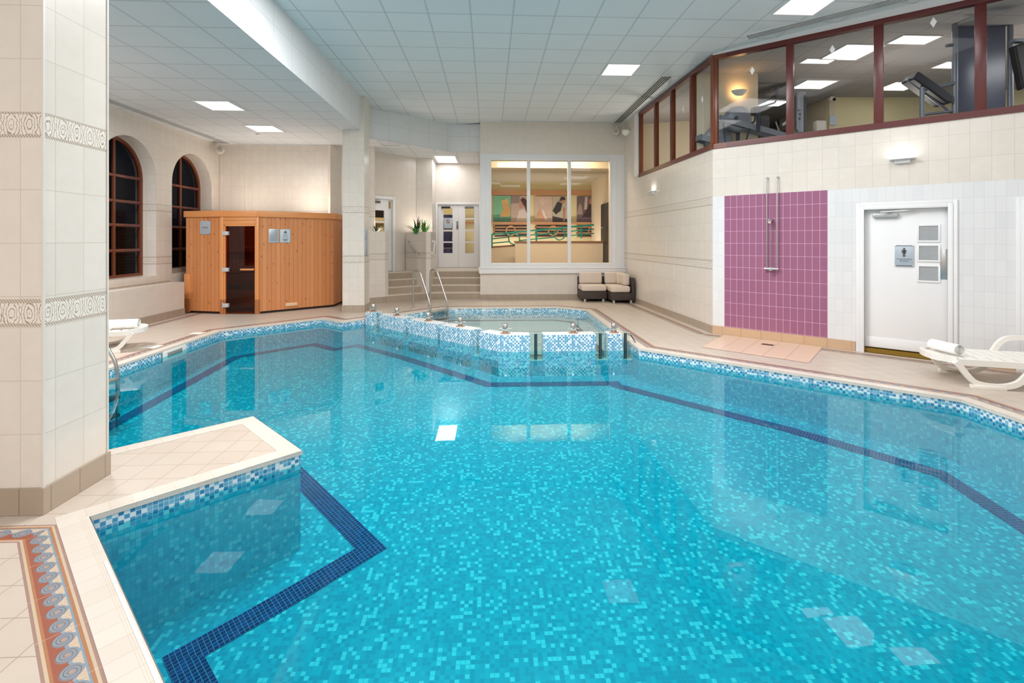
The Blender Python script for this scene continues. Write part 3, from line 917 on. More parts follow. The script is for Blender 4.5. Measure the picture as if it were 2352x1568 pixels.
# columns
def column(name, x0, y0, x1, y1, z1, label, chamfer=0.015):
    t = thing(name, label, None, ((x0 + x1) / 2, (y0 + y1) / 2, 0)); t['kind'] = 'structure'
    g = G(); hx, hy = (x1 - x0) / 2, (y1 - y0) / 2
    cs = [(-hx, -hy), (hx, -hy), (hx, hy), (-hx, hy)]
    for i in range(4):
        a, b = cs[i], cs[(i + 1) % 4]; L = hypot(b[0] - a[0], b[1] - a[1])
        uo = (0.115 + x0 * 0) if name == 'wall_column_near' else 0.05
        us = [(-L if i == 0 else 0.0) + uo, (0.0 if i == 0 else L) + uo]
        if i == 1: us = [0.12, 0.12 + L]
        if i == 0: us = [1.0 - L - 0.073, 0.927]
        g.face([(a[0], a[1], 0.15), (b[0], b[1], 0.15), (b[0], b[1], z1), (a[0], a[1], z1)], [(us[0], .15), (us[1], .15), (us[1], z1), (us[0], z1)])
    g.build('tiled_shaft', CREAM, t)
    g = G(); g.box(-hx - .014, -hy - .014, 0, hx + .014, hy + .014, 0.155)
    g.build('plinth', SKIRT, t)
    g = G()
    for a in cs[:2] + cs[2:3]: g.box(a[0] - .006, a[1] - .006, .155, a[0] + .006, a[1] + .006, z1)
    g.build('corner_bead', plain('cream_bead', (222, 216, 206), .4), t)
column('wall_column_near', -3.25, 2.93, -2.605, 3.40, LZ, 'large cream tiled column in the left foreground')
column('wall_column_far', -3.25, 10.8, -2.785, 11.25, HZ, 'cream tiled column between the sauna and the steps')

# corridor behind the big window and the doors
CZ = 3.78
g = G()
g.face([(-6, 15.6, FLO), (-.1, 15.6, FLO), (-.1, 13.12, FLO), (4.5, 13.12, FLO), (4.5, 18.3, FLO), (-6, 18.3, FLO)])
o = g.build('floor_corridor', plain('corridor_carpet', (120, 96, 84), 0.9), kind='structure')
g = G(); g.face([(-6, 15.62, CZ), (-.12, 15.62, CZ), (-.12, 14.5, CZ), (4.5, 14.5, CZ), (4.5, 18.3, CZ), (-6, 18.3, CZ)])
g.face([(-.12, 13.1, 4.35), (4.5, 13.1, 4.35), (4.5, 14.5, 4.35), (-.12, 14.5, 4.35)])
g.face([(-.12, 14.5, CZ), (4.5, 14.5, CZ), (4.5, 14.5, 4.35), (-.12, 14.5, 4.35)])
o = g.build('ceiling_corridor', plain('corridor_ceiling', (196, 186, 166), 0.8), kind='structure')
wall('wall_corridor_back', (-6, 18.2), (4.5, 18.2), FLO, CZ, YELLOWWALL, thick=0.05)
wall('wall_corridor_right', (3.86, 18.2), (3.86, 13.12), FLO, 4.4, CORRWALL, thick=0.3)
wall('wall_corridor_left', (-6, 13.0), (-6, 18.2), FLO, CZ, CORRWALL, thick=0.05)

# gym behind the gallery
GZ, GC = 2.9, 4.745
g = G(); g.face([(3.8, 13, GZ), (3.95, 8.15, GZ), (8.2, 4.15, GZ), (14, 4.15, GZ), (14, 14.5, GZ), (3.8, 14.5, GZ)])
o = g.build('floor_gym', plain('gym_carpet', (90, 92, 100), 0.9), kind='structure')
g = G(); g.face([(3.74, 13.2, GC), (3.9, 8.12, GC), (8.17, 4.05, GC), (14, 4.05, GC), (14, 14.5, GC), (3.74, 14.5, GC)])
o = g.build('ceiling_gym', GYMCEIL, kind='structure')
p1, p2, p3 = deep(1466, 15.5), deep(1620, 9.3), deep(1624, 9.05)
p4, p5, p6 = deep(1741, 9.05), deep(1905, 10.6), deep(2166, 10.6)
wall('wall_gym_1', (3.9, 12.96), (5.9, 12.2), GZ, GC, GYMWALL)
wall('wall_gym_2', (5.9, 12.2), deep(1600, 9.1), GZ, GC, GYMWALL)
wall('wall_gym_3', deep(1600, 9.05), p4, GZ, GC, GYMWALL, thick=0.35)
wall('wall_gym_4', deep(1790, 12.6), p5, GZ, GC, GYMWALL)
wall('wall_gym_5', p5, p6, GZ, GC, YELLOWWALL)
wall('wall_gym_6', p6, (14, 7.6), GZ, GC, YELLOWWALL)
wall('wall_gym_7', (14, 8), (14, 4), GZ, GC, YELLOWWALL)
wall('wall_gym_8', deep(1700, 13.5), deep(1900, 13.5), GZ, GC, GYMWALL)

# ------------------------------------------------------------------ ceiling lamps
def panel_light(x, y, z, label, group='square light panels in the pool ceiling', mat=None, sx=0.58, sy=0.58):
    t = thing('ceiling_light', label, 'ceiling light', (x, y, z), 0, group)
    g = G()
    for a in ((-sx / 2 - .02, -sy / 2 - .02, sx / 2 + .02, -sy / 2), (-sx / 2 - .02, sy / 2, sx / 2 + .02, sy / 2 + .02), (-sx / 2 - .02, -sy / 2, -sx / 2, sy / 2), (sx / 2, -sy / 2, sx / 2 + .02, sy / 2)):
        g.box(a[0], a[1], -0.012, a[2], a[3], -0.001)
    g.build('frame', WHITE, t)
    g = G(); g.face([(-sx / 2, -sy / 2, -0.006), (-sx / 2, sy / 2, -0.006), (sx / 2, sy / 2, -0.006), (sx / 2, -sy / 2, -0.006)])
    g.build('diffuser', mat or PANEL, t)
    return t
panel_light(2.45, 8.93, HZ, 'square light panel in the high ceiling nearest the gallery')
panel_light(4.29, 6.33, HZ, 'light panel cut by the top edge of the picture')
panel_light(-4.89, 8.96, LZ, 'nearer of the two panels in the low ceiling before the sauna')
panel_light(-4.92, 10.76, LZ, 'farther of the two panels in the low ceiling before the sauna')
panel_light(-1.31, 14.6, LZ, 'light panel above the double doors in the alcove', mat=ALCOVE_ADDED_PANEL, sy=1.2)
for x, y in ((-1.0, 5.6), (0.9, 5.6), (2.3, 5.2), (4.3, 4.6), (4.4, 1.6), (1.2, -2.3), (-1.6, -2.3), (0.0, -1.0), (4.6, -1.2), (-1.6, -0.8)):  # unseen panels added to brighten the hall
    panel_light(x, y, HZ, 'large added unseen light panel in the high ceiling over the near part of the pool', 'large added unseen light panels over the near part of the hall', ADDEDMIDPANEL if y > 4 and x < 1.5 else ALCOVE_ADDED_PANEL, 1.16, 1.16)
for x, y in ((-6.15, 6.7), (-4.3, -0.4), (-4.3, -2.2)):  # more panels added out of view to light the left side
    panel_light(x, y, LZ, 'large added unseen light panel in the low ceiling behind the near column', 'large added unseen light panels over the near part of the hall', ADDEDMIDPANEL if y > 4 and x < 1.5 else ALCOVE_ADDED_PANEL, 1.16, 1.16)

def slot_vent(name, a, b, z, label, n=4, w_=0.2):
    A, B = Vector(a), Vector(b); L = (B - A).length
    t = thing(name, label, 'air vent', (*A, z), atan2((B - A).y, (B - A).x), 'linear slot air vents in the ceilings')
    g = G()
    for k in range(n + 1):
        y = -w_ / 2 + w_ * k / n
        g.box(0, y - 0.0055, -0.014, L, y + 0.0055, -0.001)
    g.box(-.02, -w_ / 2, -.014, 0, w_ / 2, -.001); g.box(L, -w_ / 2, -.014, L + .02, w_ / 2, -.001)
    g.build('blades', WHITE, t)
    g = G(); g.box(0, -w_ / 2, -0.004, L, w_ / 2, -0.001)
    g.build('slot', BLACK, t)
slot_vent('ceiling_vent', (3.47, 13.0), (3.45, 9.22), HZ, 'slot vent running along the ceiling beside the narrow gallery panes')
slot_vent('ceiling_vent', (4.06, 7.4), (7.4, 4.35), HZ, 'slot vent in the ceiling above the wide gallery panes')
slot_vent('ceiling_vent', (0.3, 12.86), (3.3, 12.86), HZ, 'slot vent above the large white framed window', 2, 0.09)
slot_vent('ceiling_vent', (-6.66, 3.0), (-6.62, 12.45), LZ, 'slot vent along the low ceiling above the arched windows')
slot_vent('ceiling_vent', (-6.4, 12.5), (-3.35, 12.5), LZ, 'slot vent in the low ceiling above the sauna', 2, 0.1)
slot_vent('ceiling_vent', (-2.78, 12.5), (-2.3, 12.5), LZ, 'short slot vent in the alcove ceiling right of the far column', 2, 0.1)
t = thing('smoke_detector', 'round white smoke detector beside the farther low ceiling panel', 'detector', (-5.32, 11.3, LZ))
g = G(); g.lathe([(0.05, 0), (0.05, -0.02), (0.035, -0.045), (0.01, -0.05)]); g.build('housing', WHITEPLASTIC, t)

# ------------------------------------------------------------------ pool fittings
UL = Vector((0.133 + 2.55, 7.331 - 9.87)); LLn = UL.length; ul = UL.normalized(); un = Vector((-ul.y, ul.x))
def blk_world(u, off=0.0):
    p = Vector((-2.55, 9.87)) + ul * u + un * off
    return (p.x, p.y)
TH = 0.25
def block(foot, post, label, z1=0.15):
    cx = sum(p[0] for p in foot) / len(foot); cy = sum(p[1] for p in foot) / len(foot)
    t = thing('divider_block', label, 'pool divider block', (cx, cy, -0.45), 0, 'mosaic blocks between pool and spa')
    z0, zt = -0.05, z1 + 0.45
    g = G(); u = 0
    n_ = len(foot)
    F_ = [(p[0] - cx, p[1] - cy) for p in foot]
    for i in range(n_):
        a, b = F_[i], F_[(i + 1) % n_]; L = hypot(b[0] - a[0], b[1] - a[1])
        g.face([(a[0], a[1], z0), (b[0], b[1], z0), (b[0], b[1], zt), (a[0], a[1], zt)], [(u, z0), (u + L, z0), (u + L, zt), (u, zt)])
        u += L
    g.build('block', BLOCKTILE, t)
    g = G(); g.face([(x, y, zt + 0.0005) for x, y in F_], [(x, y) for x, y in F_])
    g.build('block_top', BLOCKTOP, t, 'white mosaic top')
    px, py = post[0] - cx, post[1] - cy
    g = G(); g.lathe([(0.075, 0), (0.075, 0.006), (0.06, 0.012), (0.04, 0.014)], (px, py, zt), 24)
    g.build('post_flange', RUST, t)
    g = G(); g.lathe([(0.04, 0.006), (0.04, 0.15), (0.032, 0.155), (0.0301, 0.156)], (px, py, zt), 28)
    p = g.build('steel_post', STEEL, t)
    g = G(); g.cyl((px - .09, py, zt + 0.075), (px + .09, py, zt + 0.075), 0.0065, 10)
    g.build('post_pin', STEEL, t)
def runblock(u0, u1, label, up=None):
    up = (u0 + u1) / 2 if up is None else up
    block([blk_world(u0), blk_world(u1), blk_world(u1, TH), blk_world(u0, TH)], blk_world(up, TH * .5), label)
us = lambda p: (Vector(p) - Vector((-2.55, 9.87))).dot(ul)
runblock(0.06, us((-2.347, 9.762)) + .02, 'narrow mosaic block with steel post nearest the far column')
runblock(us((-2.162, 9.444)), us((-1.633, 8.929)), 'mosaic block second from the far column with a steel post')
runblock(us((-1.499, 8.826)), us((-0.959, 8.245)), 'mosaic block in front of the spa ladder, middle of the slanting row')
runblock(us((-0.844, 8.27)), us((-0.301, 7.755)), 'mosaic block fourth from the far column, just left of the angled one')
bend = (0.133, 7.331)
block([blk_world(us((-0.189, 7.593))), bend, (0.608, 7.29), (0.608, 7.29 + TH), (0.24, 7.331 + TH), blk_world(us((-0.189, 7.593)), TH)], (0.24, 7.45), 'angled mosaic block at the corner of the divider row')
block([(0.816, 7.30), (1.629, 7.31), (1.629, 7.56), (0.816, 7.55)], (1.30, 7.44), 'widest mosaic block facing the pool under the big window')
block([(1.817, 7.32), (2.043, 7.32), (2.043, 7.57), (1.817, 7.57)], (1.94, 7.44), 'narrow mosaic block at the right end near the deck')
def gap_glass(a, b, label, post=True):
    t = thing('glass_divider', label, 'glass panel', (a[0], a[1], -0.25), atan2(b[1] - a[1], b[0] - a[0]), 'clear panels in the gaps between the blocks')
    L = hypot(b[0] - a[0], b[1] - a[1])
    g = G(); g.face([(0, 0, 0), (L, 0, 0), (L, 0, 0.40), (0, 0, 0.40)])
    g.build('pane', BLOCKGLASS, t)
    g = G(); g.box(0, -0.006, 0.395, L, 0.006, 0.403)
    g.build('top_edge', plain('pale_glass_edge', (206, 224, 220), 0.2), t)
    if post:
        g = G(); g.cyl((L / 2, -0.03, -0.1), (L / 2, -0.03, 0.395), 0.024, 16)
        g.build('gap_post', DARKSTEEL, t)
gap_glass((0.608, 7.46), (0.816, 7.46), 'clear glass between the angled block and the widest block')
gap_glass((1.629, 7.46), (1.817, 7.46), 'clear glass between the widest block and the right end block')
gap_glass((2.043, 7.46), (2.195, 7.46), 'clear glass between the right end block and the deck')
for a, b, l in ((us((-2.347, 9.762)) + .02, us((-2.162, 9.444)), 'first and second blocks from the far column'), (us((-1.633, 8.929)), us((-1.499, 8.826)), 'second and third blocks from the far column'),
             (us((-0.959, 8.245)), us((-0.844, 8.27)), 'third and fourth blocks from the far column'), (us((-0.301, 7.755)), us((-0.189, 7.593)), 'fourth block and the angled block')):
    gap_glass(blk_world(a, .14), blk_world(b, .14), 'clear glass between the ' + l, False)
t = thing('safety_bracket', 'small bent steel bracket beside the deck at the right end of the blocks', 'bracket', (2.2, 7.42, 0))
g = G(); g.tube([(0.0, 0, 0.12), (0.07, -.02, 0.0), (0.09, -0.02, -0.07)], 0.008, 10); g.build('bracket_bar', DARKSTEEL, t)
g = G(); g.tube([(0.09, -0.02, -0.06), (0.0, -.02, -0.06)], 0.006, 10); g.build('bracket_foot', DARKSTEEL, t)

def fillet(pts, r, n=6):
    P = [Vector(p) for p in pts]; out = [P[0]]
    for a, b, c in zip(P, P[1:], P[2:]):
        d1, d2 = (a - b), (c - b); k = min(r, d1.length * .49, d2.length * .49)
        s_, e_ = b + d1.normalized() * k, b + d2.normalized() * k
        for i in range(n + 1):
            q = i / n
            out.append(s_.lerp(b, q).lerp(b.lerp(e_, q), q))
    out.append(P[-1])
    return out
def ladder(name, label, loc, rz, w_=0.5, arch=0.88, reach=0.62):
    """local x across, local +y towards the water, origin at deck height on the pool edge"""
    t = thing(name, label, 'pool ladder', loc, rz)
    for s in (-1, 1):
        path = fillet([(s * w_ / 2, -0.45, 0.0), (s * w_ / 2, -0.45, arch), (s * w_ / 2, -0.22, arch + .02), (s * w_ / 2, 0.16, 0.12), (s * w_ / 2, 0.16, -0.62)], 0.13)
        g = G(); g.tube(path, 0.02, 14)
        r = g.build('handrail', STEEL, t)
        g = G(); g.lathe([(0.05, 0), (0.05, 0.01), (0.035, 0.022), (0.022, 0.026)], (s * w_ / 2, -0.45, 0.001))
        g.build('rail_flange', STEEL, r)
    for z in (-0.03, -0.24, -0.45):
        g = G(); g.box(-w_ / 2 + .01, 0.1, z - 0.02, w_ / 2 - .01, 0.2, z + 0.012, 0.004)
        g.build('tread', STEEL if z > -.1 else DARKSTEEL, t)
f1, f2 = Vector((-1.812, 11.347)), Vector((-1.429, 11.776))
mid = (f1 + f2) / 2
e = (f2 - f1).normalized(); wdir = Vector((e.y, -e.x))      # towards the spa water
mid = mid + wdir * 0.45
ladder('spa_ladder', 'arched steel ladder leading down into the spa near the steps', (mid.x, mid.y, 0), atan2(e.y, e.x) + pi, 0.52)
ladder('pool_ladder', 'steel pool ladder half hidden behind the near column', (-4.54, 5.62, 0), -pi / 2, 0.5, 0.8)
t = thing('skimmer_plate', 'white slotted skimmer plate in the left pool wall', 'skimmer plate', (-4.735, 7.45, -0.085), pi / 2)
g = G(); g.box(-0.27, -0.012, -0.075, 0.27, 0.0, 0.062, 0.004); g.build('face_plate', WHITEPLASTIC, t)
g = G()
for k in range(17): g.box(-0.17 + k * 0.02, -0.016, -0.03, -0.162 + k * 0.02, -0.011, 0.03)
g.build('slots', plain('slot_shadow_grey', (96, 92, 88), 0.6), t)
t.rotation_euler = (0, 0, pi / 2)
for loc, l, s_ in (((-5.0, 8.47, 0.002), 'small white access lid in the border left of the pool', .1), ((-5.05, 7.42, 0.002), 'small white access lid beside the left sun lounger', .12)):
    t = thing('access_lid', l, 'floor lid', loc, 0.0, 'white lids in the pool deck')
    g = G(); g.box(-s_, -s_ * .9, 0, s_, s_ * .9, 0.006, 0.002); g.build('lid', WHITEPLASTIC, t)
t = thing('deck_edge_strip', 'white plastic edge strip along the near pool corner', 'edge strip', (-1.92, 2.48, 0.0), atan2(-1.094, 1.135))
g = G(); g.box(0.0, -0.0, -0.05, 1.4, 0.014, 0.004, 0.003); g.build('strip', WHITEPLASTIC, t)

# ------------------------------------------------------------------ steps, planters, rails
e45 = Vector((W45B[0] - W45A[0], W45B[1] - W45A[1])).normalized(); n45 = Vector((e45.y, -e45.x))
R = FLO / 4
def stepset(name, origin, ax, ay, width, n, tread, label, depth_last):
    t = thing(name, label, None, (origin[0], origin[1], 0), atan2(ax.y, ax.x)); t['kind'] = 'structure'
    g = G(); g2 = G()
    for k in range(n):
        g.box(0, k * tread, k * R, width, n * tread + depth_last, (k + 1) * R - 0.02)
        g2.box(0, k * tread - 0.006, (k + 1) * R - 0.02, width, n * tread + depth_last if k == n - 1 else (k + 1) * tread + .01, (k + 1) * R)
    g.build('risers', STEPTILE, t); g2.build('nosings', NOSING, t)
# niche steps: lowest riser flush with the window wall
stepset('steps_right', (-1.70, 13.07), Vector((1, 0)), None, 1.44, 4, 0.30, 'four tiled steps up to the double doors', 1.25)
# angled steps in front of the single door
S0 = Vector((-3.05, 12.19))
eS = Vector((0.826, 0.563)).normalized()
eS = (Vector((-1.70, 13.09)) - S0).normalized(); nS = Vector((-eS.y, eS.x))
t45 = stepset('steps_left', (S0.x, S0.y), eS, None, (Vector((-1.70, 13.09)) - S0).length, 4, 0.26, 'four tiled steps up to the single door', 0.75)
def planter(name, label, foot, h, z0=0.0, skirt_h=0.15):
    cx = sum(p[0] for p in foot) / len(foot); cy = sum(p[1] for p in foot) / len(foot)
    t = thing(name, label, None, (cx, cy, 0)); t['kind'] = 'structure'
    F_ = [(p[0] - cx, p[1] - cy) for p in foot]
    g = G(); u = 0
    for i in range(len(F_)):
        a, b = F_[i], F_[(i + 1) % len(F_)]; L = hypot(b[0] - a[0], b[1] - a[1])
        g.face([(a[0], a[1], z0), (b[0], b[1], z0), (b[0], b[1], h), (a[0], a[1], h)], [(u, z0), (u + L, z0), (u + L, h), (u, h)]); u += L
    g.face([(x, y, h - 0.03) for x, y in F_])
    g.build('planter_wall', CREAM, t)
    g = G()
    m = [(x * 1.02, y * 1.02) for x, y in F_]
    g.prism(m, 0, skirt_h); g.build('plinth', SKIRT, t)
    return t
a0 = S0; a1 = Vector(deep(884, 12.45)); 
nS2 = nS
planter('planter_wall_left', 'tall cream tiled planter beside the left steps', [tuple(a0 - eS * .02 - nS * .03), tuple(Vector((-2.68, 12.43)) - nS * .01), tuple(Vector((-2.62, 12.56))), tuple(Vector((-2.82, 12.86))), tuple(a0 + nS * 0.55)], 1.82)
b0 = Vector((-1.70, 13.09))
planter('planter_wall_middle', 'tall cream tiled planter between the two flights of steps', [tuple(b0 + Vector((-.02, -.02))), (-1.60, 13.1), (-1.60, 14.42), (-2.2, 14.43), (-2.42, 14.0)], 1.82)
def grab(name, label, p0, p1, nrm, mat, cat='grab rail'):
    t = thing(name, label, cat, p0)
    a = Vector((0, 0, 0)); b = Vector(p1) - Vector(p0); n_ = Vector(nrm).normalized() * 0.07
    g = G(); g.tube(fillet([a, a + n_, b + n_, b], 0.03, 4), 0.017, 12); r = g.build('rail', mat, t)
    for q in (a, b):
        g = G(); g.cyl(q, q + n_ * 0.12, 0.035, 16); g.build('rail_flange', mat, r)
w3 = lambda px, py, d: (*deep(px, d), hgt(py, d))
lf0 = w3(939, 555, 13.62); lf1 = w3(961, 582, 13.2)
grab('grab_rail', 'short slanting steel grab rail on the middle planter', lf0, lf1, (-0.74, -0.67, 0), STEEL)
grab('grab_rail', 'white grab rail on the right side of the middle planter', (-1.60, 13.5, hgt(554, 13.5)), (-1.60, 13.2, hgt(580, 13.2)), (1, 0, 0), WHITE)

def blade(g, base, yaw, lean, length, width, curl=0.6, n=6):
    px = Vector(base); rows = []
    d = Vector((cos(yaw) * sin(lean), sin(yaw) * sin(lean), cos(lean))); side = Vector((-sin(yaw), cos(yaw), 0))
    for i in range(n + 1):
        t_ = i / n
        wd = width * (0.55 + 0.9 * t_ - 1.45 * t_ * t_) if i < n else 0.002
        rows.append((px - side * wd, px + side * wd + Vector((0, 0, .0)), px + Vector((0, 0, -wd * .5))))
        l2 = lean + curl * t_ * t_
        d = Vector((cos(yaw) * sin(l2), sin(yaw) * sin(l2), cos(l2)))
        px = px + d * (length / n)
    for a, b in zip(rows, rows[1:]):
        g.face([a[0], a[2], b[2], b[0]], smooth=True); g.face([a[2], a[1], b[1], b[2]], smooth=True)
def bromeliad(label, loc, sc, mat, n, red=False, seed=1, cat='plant'):
    rnd = random.Random(seed)
    t = thing('leafy_plant', label, cat, loc, 0, 'plants in the tiled planters')
    g = G()
    for k in range(n):
        blade(g, (rnd.uniform(-.03, .03), rnd.uniform(-.03, .03), 0), 2 * pi * k / n + rnd.uniform(-.2, .2), rnd.uniform(.1, 1.0), sc * rnd.uniform(.7, 1.1), 0.022 * sc / .4, rnd.uniform(.1, .7))
    g.build('leaves', mat, t)
    if red:
        g = G()
        for k in range(6): blade(g, (0.0, 0, sc * .3), k * 1.05, .3, sc * .42, .03, .3)
        g.build('flower', REDLEAF, t)
    return t
mp = (-1.88, 13.45)
bromeliad('bright green spiky plant with a red flower on the middle planter', (mp[0] + .06, mp[1], 1.79), 0.42, LEAF, 34, True, 2)
bromeliad('dark spiky plant at the left of the middle planter', (-2.05, 13.55, 1.79), 0.50, LEAFDARK, 22, False, 3)
bromeliad('low drooping fern at the left corner of the middle planter', (-2.05, 13.4, 1.77), 0.24, LEAF, 26, False, 5)
bromeliad('low green plant on the left planter beside the far column', (-2.93, 12.55, 1.79), 0.26, LEAFDARK, 26, False, 4)

# ------------------------------------------------------------------ doors
def frame_box(g, u0, z0, u1, z1, w_, y0, y1, bottom=False):
    g.box(u0 - w_, y0, z0, u0, y1, z1 + w_, .004); g.box(u1, y0, z0, u1 + w_, y1, z1 + w_, .004); g.box(u0, y0, z1, u1, y1, z1 + w_, .004)
    if bottom: g.box(u0 - w_, y0, z0 - w_, u1 + w_, y1, z0, .004)
def glazed_leaf(t, u0, z0, u1, z1, lights, y=0.03):
    """a door leaf with glazed openings: lights are (a, b, c, d)"""
    g = G()
    us_ = sorted({u0, u1} | {v for l in lights for v in (l[0], l[2])}); zs_ = sorted({z0, z1} | {v for l in lights for v in (l[1], l[3])})
    for a, b in zip(us_, us_[1:]):
        for c, d in zip(zs_, zs_[1:]):
            m, k = (a + b) / 2, (c + d) / 2
            if any(l[0] < m < l[2] and l[1] < k < l[3] for l in lights): continue
            g.box(a, y, c, b, y + .045, d)
    leaf = g.build('door_leaf', WHITE, t)
    for l in lights:
        g = G(); g.face([(l[0], y + .02, l[1]), (l[2], y + .02, l[1]), (l[2], y + .02, l[3]), (l[0], y + .02, l[3])]); g.build('pane', GLASS, leaf)
        g = G(); frame_box(g, l[0] + .012, l[1] + .012, l[2] - .012, l[3] - .012, .014, y - .006, y + .002, True); g.build('bead', WHITE, leaf)
    return leaf
def wall_thing(name, A, B, label, cat=None):
    rz = atan2(B[1] - A[1], B[0] - A[0])
    t = thing(name, label, cat, (A[0], A[1], 0), rz)
    if cat is None: t['kind'] = 'structure'
    return t
# single door
t = wall_thing('door_1', W45A, W45B, 'single white glazed door above the left steps')
g = G(); frame_box(g, D1[0], D1[1], D1[2], D1[3], 0.09, -0.02, 0.06); g.build('door_frame', WHITE, t)
lf = glazed_leaf(t, D1[0], FLO + .005, D1[2], D1[3], [(D1[0] + .12, FLO + .62 + k * .345 - .25, D1[0] + .62, FLO + .62 + k * .345 + .07) for k in range(4)])
g = G(); g.box(D1[0] + .18, -0.03, D1[3] - .12, D1[0] + .45, 0.03, D1[3] - .06, .008); g.build('door_closer', DARKSTEEL, lf)
g = G(); g.box(D1[2] - .1, 0.015, D1[3] - .25, D1[2] - .05, 0.03, D1[3] - .05); g.build('brass_bolt', plain('brass', (196, 160, 90), .3, 1.0), lf)
# double doors
t = wall_thing('door_2', (-1.714, 15.45), (-0.26, 15.45), 'white glazed double doors at the top of the right steps')
g = G(); frame_box(g, ND[0], ND[1], ND[2], ND[3], 0.07, -0.02, 0.06); g.build('door_frame', WHITE, t)
mid_ = (ND[0] + ND[2]) / 2
for s, (a, b) in enumerate(((ND[0], mid_ - .003), (mid_ + .003, ND[2]))):
    c0 = a + (.17 if s == 0 else .2); c1 = c0 + .31
    lf = glazed_leaf(t, a, FLO + .005, b, ND[3], [(c0, FLO + .48 + k * .375 - .02, c1, FLO + .48 + k * .375 + .33) for k in range(4)])
    g = G(); g.box(a + .12 if s == 0 else a + .2, -0.03, ND[3] - .12, (a + .12 if s == 0 else a + .2) + .28, 0.03, ND[3] - .06, .008)
    g.build('door_closer', BLACK if s == 0 else DARKSTEEL, lf)
    if s == 0:
        g = G(); g.box(b - .06, 0.0, 1.95, b - .01, 0.03, 2.2, .004); g.build('door_handle', DARKSTEEL, lf)
tl = thing('no_entry_notice', 'notice with a red ring symbol on the left leaf of the double doors', 'notice', (-1.714 + ND[0] + .325, 15.45 + .024, 2.14))
g = G(); g.box(-.13, 0, -.17, .13, .006, .17, .002); g.build('notice_plate', SIGNBLUE, tl)
g = G(); g.tube([(0.055 * cos(a * pi / 12), -.004, .05 + .055 * sin(a * pi / 12)) for a in range(24)], .007, 6, True); g.build('red_ring', plain('notice_red', (200, 50, 50), .5), tl)
g = G(); g.tube([(-.035, -.004, .085), (.035, -.004, .015)], .006, 6); g.build('red_bar', plain('notice_red_bar', (200, 50, 50), .5), tl)
g = G(); g.box(-.006, -.003, .015, .006, 0, .085); g.build('symbol', INK, tl)
# changing room door
RZB = atan2(eB.y, eB.x)
t = wall_thing('door_3', WB0, WB1, 'white changing room door in the tiled wall')
g = G()
frame_box(g, 2.106, 0.0, 2.991, 2.03, 0.05, -0.035, 0.02); frame_box(g, 2.056, 0.0, 3.041, 2.08, 0.045, -0.022, 0.0)
frame_box(g, 2.106 + .0, 0.0, 2.991, 2.03, 0.02, -0.0, 0.1)
g.build('door_frame', WHITE, t)
g = G(); g.box(2.106, 0.055, 0.075, 2.991, 0.1, 2.03, .003); leaf = g.build('door_leaf', WHITE, t)
g = G(); g.box(2.12, 0.05, 0.08, 2.98, 0.055, 0.225, .002); g.build('kick_plate', WHITE, leaf)
for z0_, z1_ in ((1.594, 1.788), (1.329, 1.518), (1.053, 1.242)):
    g = G(); frame_box(g, 2.704, z0_, 2.898, z1_, .022, 0.04, 0.056, True); b_ = g.build('glazing_bead', WHITE, leaf)
    g = G(); g.box(2.704, 0.051, z0_, 2.898, 0.0545, z1_); g.build('wired_pane', mat_grid_glass() if 'wired_glass' not in bpy.data.materials else bpy.data.materials['wired_glass'], leaf)
g = G(); g.box(2.915, 0.05, 1.08, 2.985, 0.056, 1.48, .001); g.build('push_plate', STEEL, leaf)
g = G(); g.box(2.2, -0.0, 1.915, 2.484, 0.055, 1.975, .012); clo = g.build('door_closer', plain('closer_silver', (190, 192, 194), .4, .4), leaf)
g = G(); g.tube([(2.42, 0.0, 1.985), (2.3, -.05, 1.99), (2.668, 0.0, 2.01)], .007, 8); g.build('closer_arm', STEEL, clo)
g = G(); g.box(2.08, 0.02, 0.0, 3.02, 0.14, 0.06); g.build('threshold', OCHRE, t)
ts = thing('changing_room_sign', 'silver sign with a man symbol reading changing room', 'sign', (WB0[0] + eB.x * 2.547, WB0[1] + eB.y * 2.547, 1.384), RZB)
g = G(); g.box(-.1, 0.035, -.145, .1, 0.05, .145, .002); g.build('sign_plate', SIGNSILVER, ts)
for sx_ in (-.092, .092):
    for sz_ in (-.136, .136): G().box(sx_ - .008, 0.031, sz_ - .008, sx_ + .008, 0.036, sz_ + .008, .002).build('corner_cap', CHROME, ts)
for z_ in (-.138, .138): G().box(-.083, 0.032, z_ - .003, .083, 0.036, z_ + .003).build('edge_line', INK, ts)
g = G()
g.slab_y(arc(0, .098, .011, 0, 360, 20)[:-1], .032, .035)
g.slab_y([(-.024, .075), (-.018, .082), (.018, .082), (.024, .075), (.024, .035), (.017, .035), (.017, .068), (.0125, .068), (.0125, -.015), (.0025, -.015), (.0025, .03), (-.0025, .03), (-.0025, -.015), (-.0125, -.015), (-.0125, .068), (-.017, .068), (-.017, .035), (-.024, .035)], .032, .035)
g.build('man_symbol', INK, ts)
text('sign_lettering', 'CHANGING\nROOM', 0.027, GREYINK, ts, (0, 0.034, -.062), sx=1.15)
# next door at the right edge
t = wall_thing('door_4', WB0, WB1, 'white door frame at the right edge of the picture')
g = G(); frame_box(g, 3.70, 0.0, 4.6, 2.03, 0.05, -0.035, 0.02); frame_box(g, 3.65, 0.0, 4.65, 2.08, 0.045, -0.022, 0.0); g.build('door_frame', WHITE, t)
g = G(); g.box(3.70, 0.055, 0.03, 4.6, 0.1, 2.03, .003); g.build('door_leaf', WHITE, t)

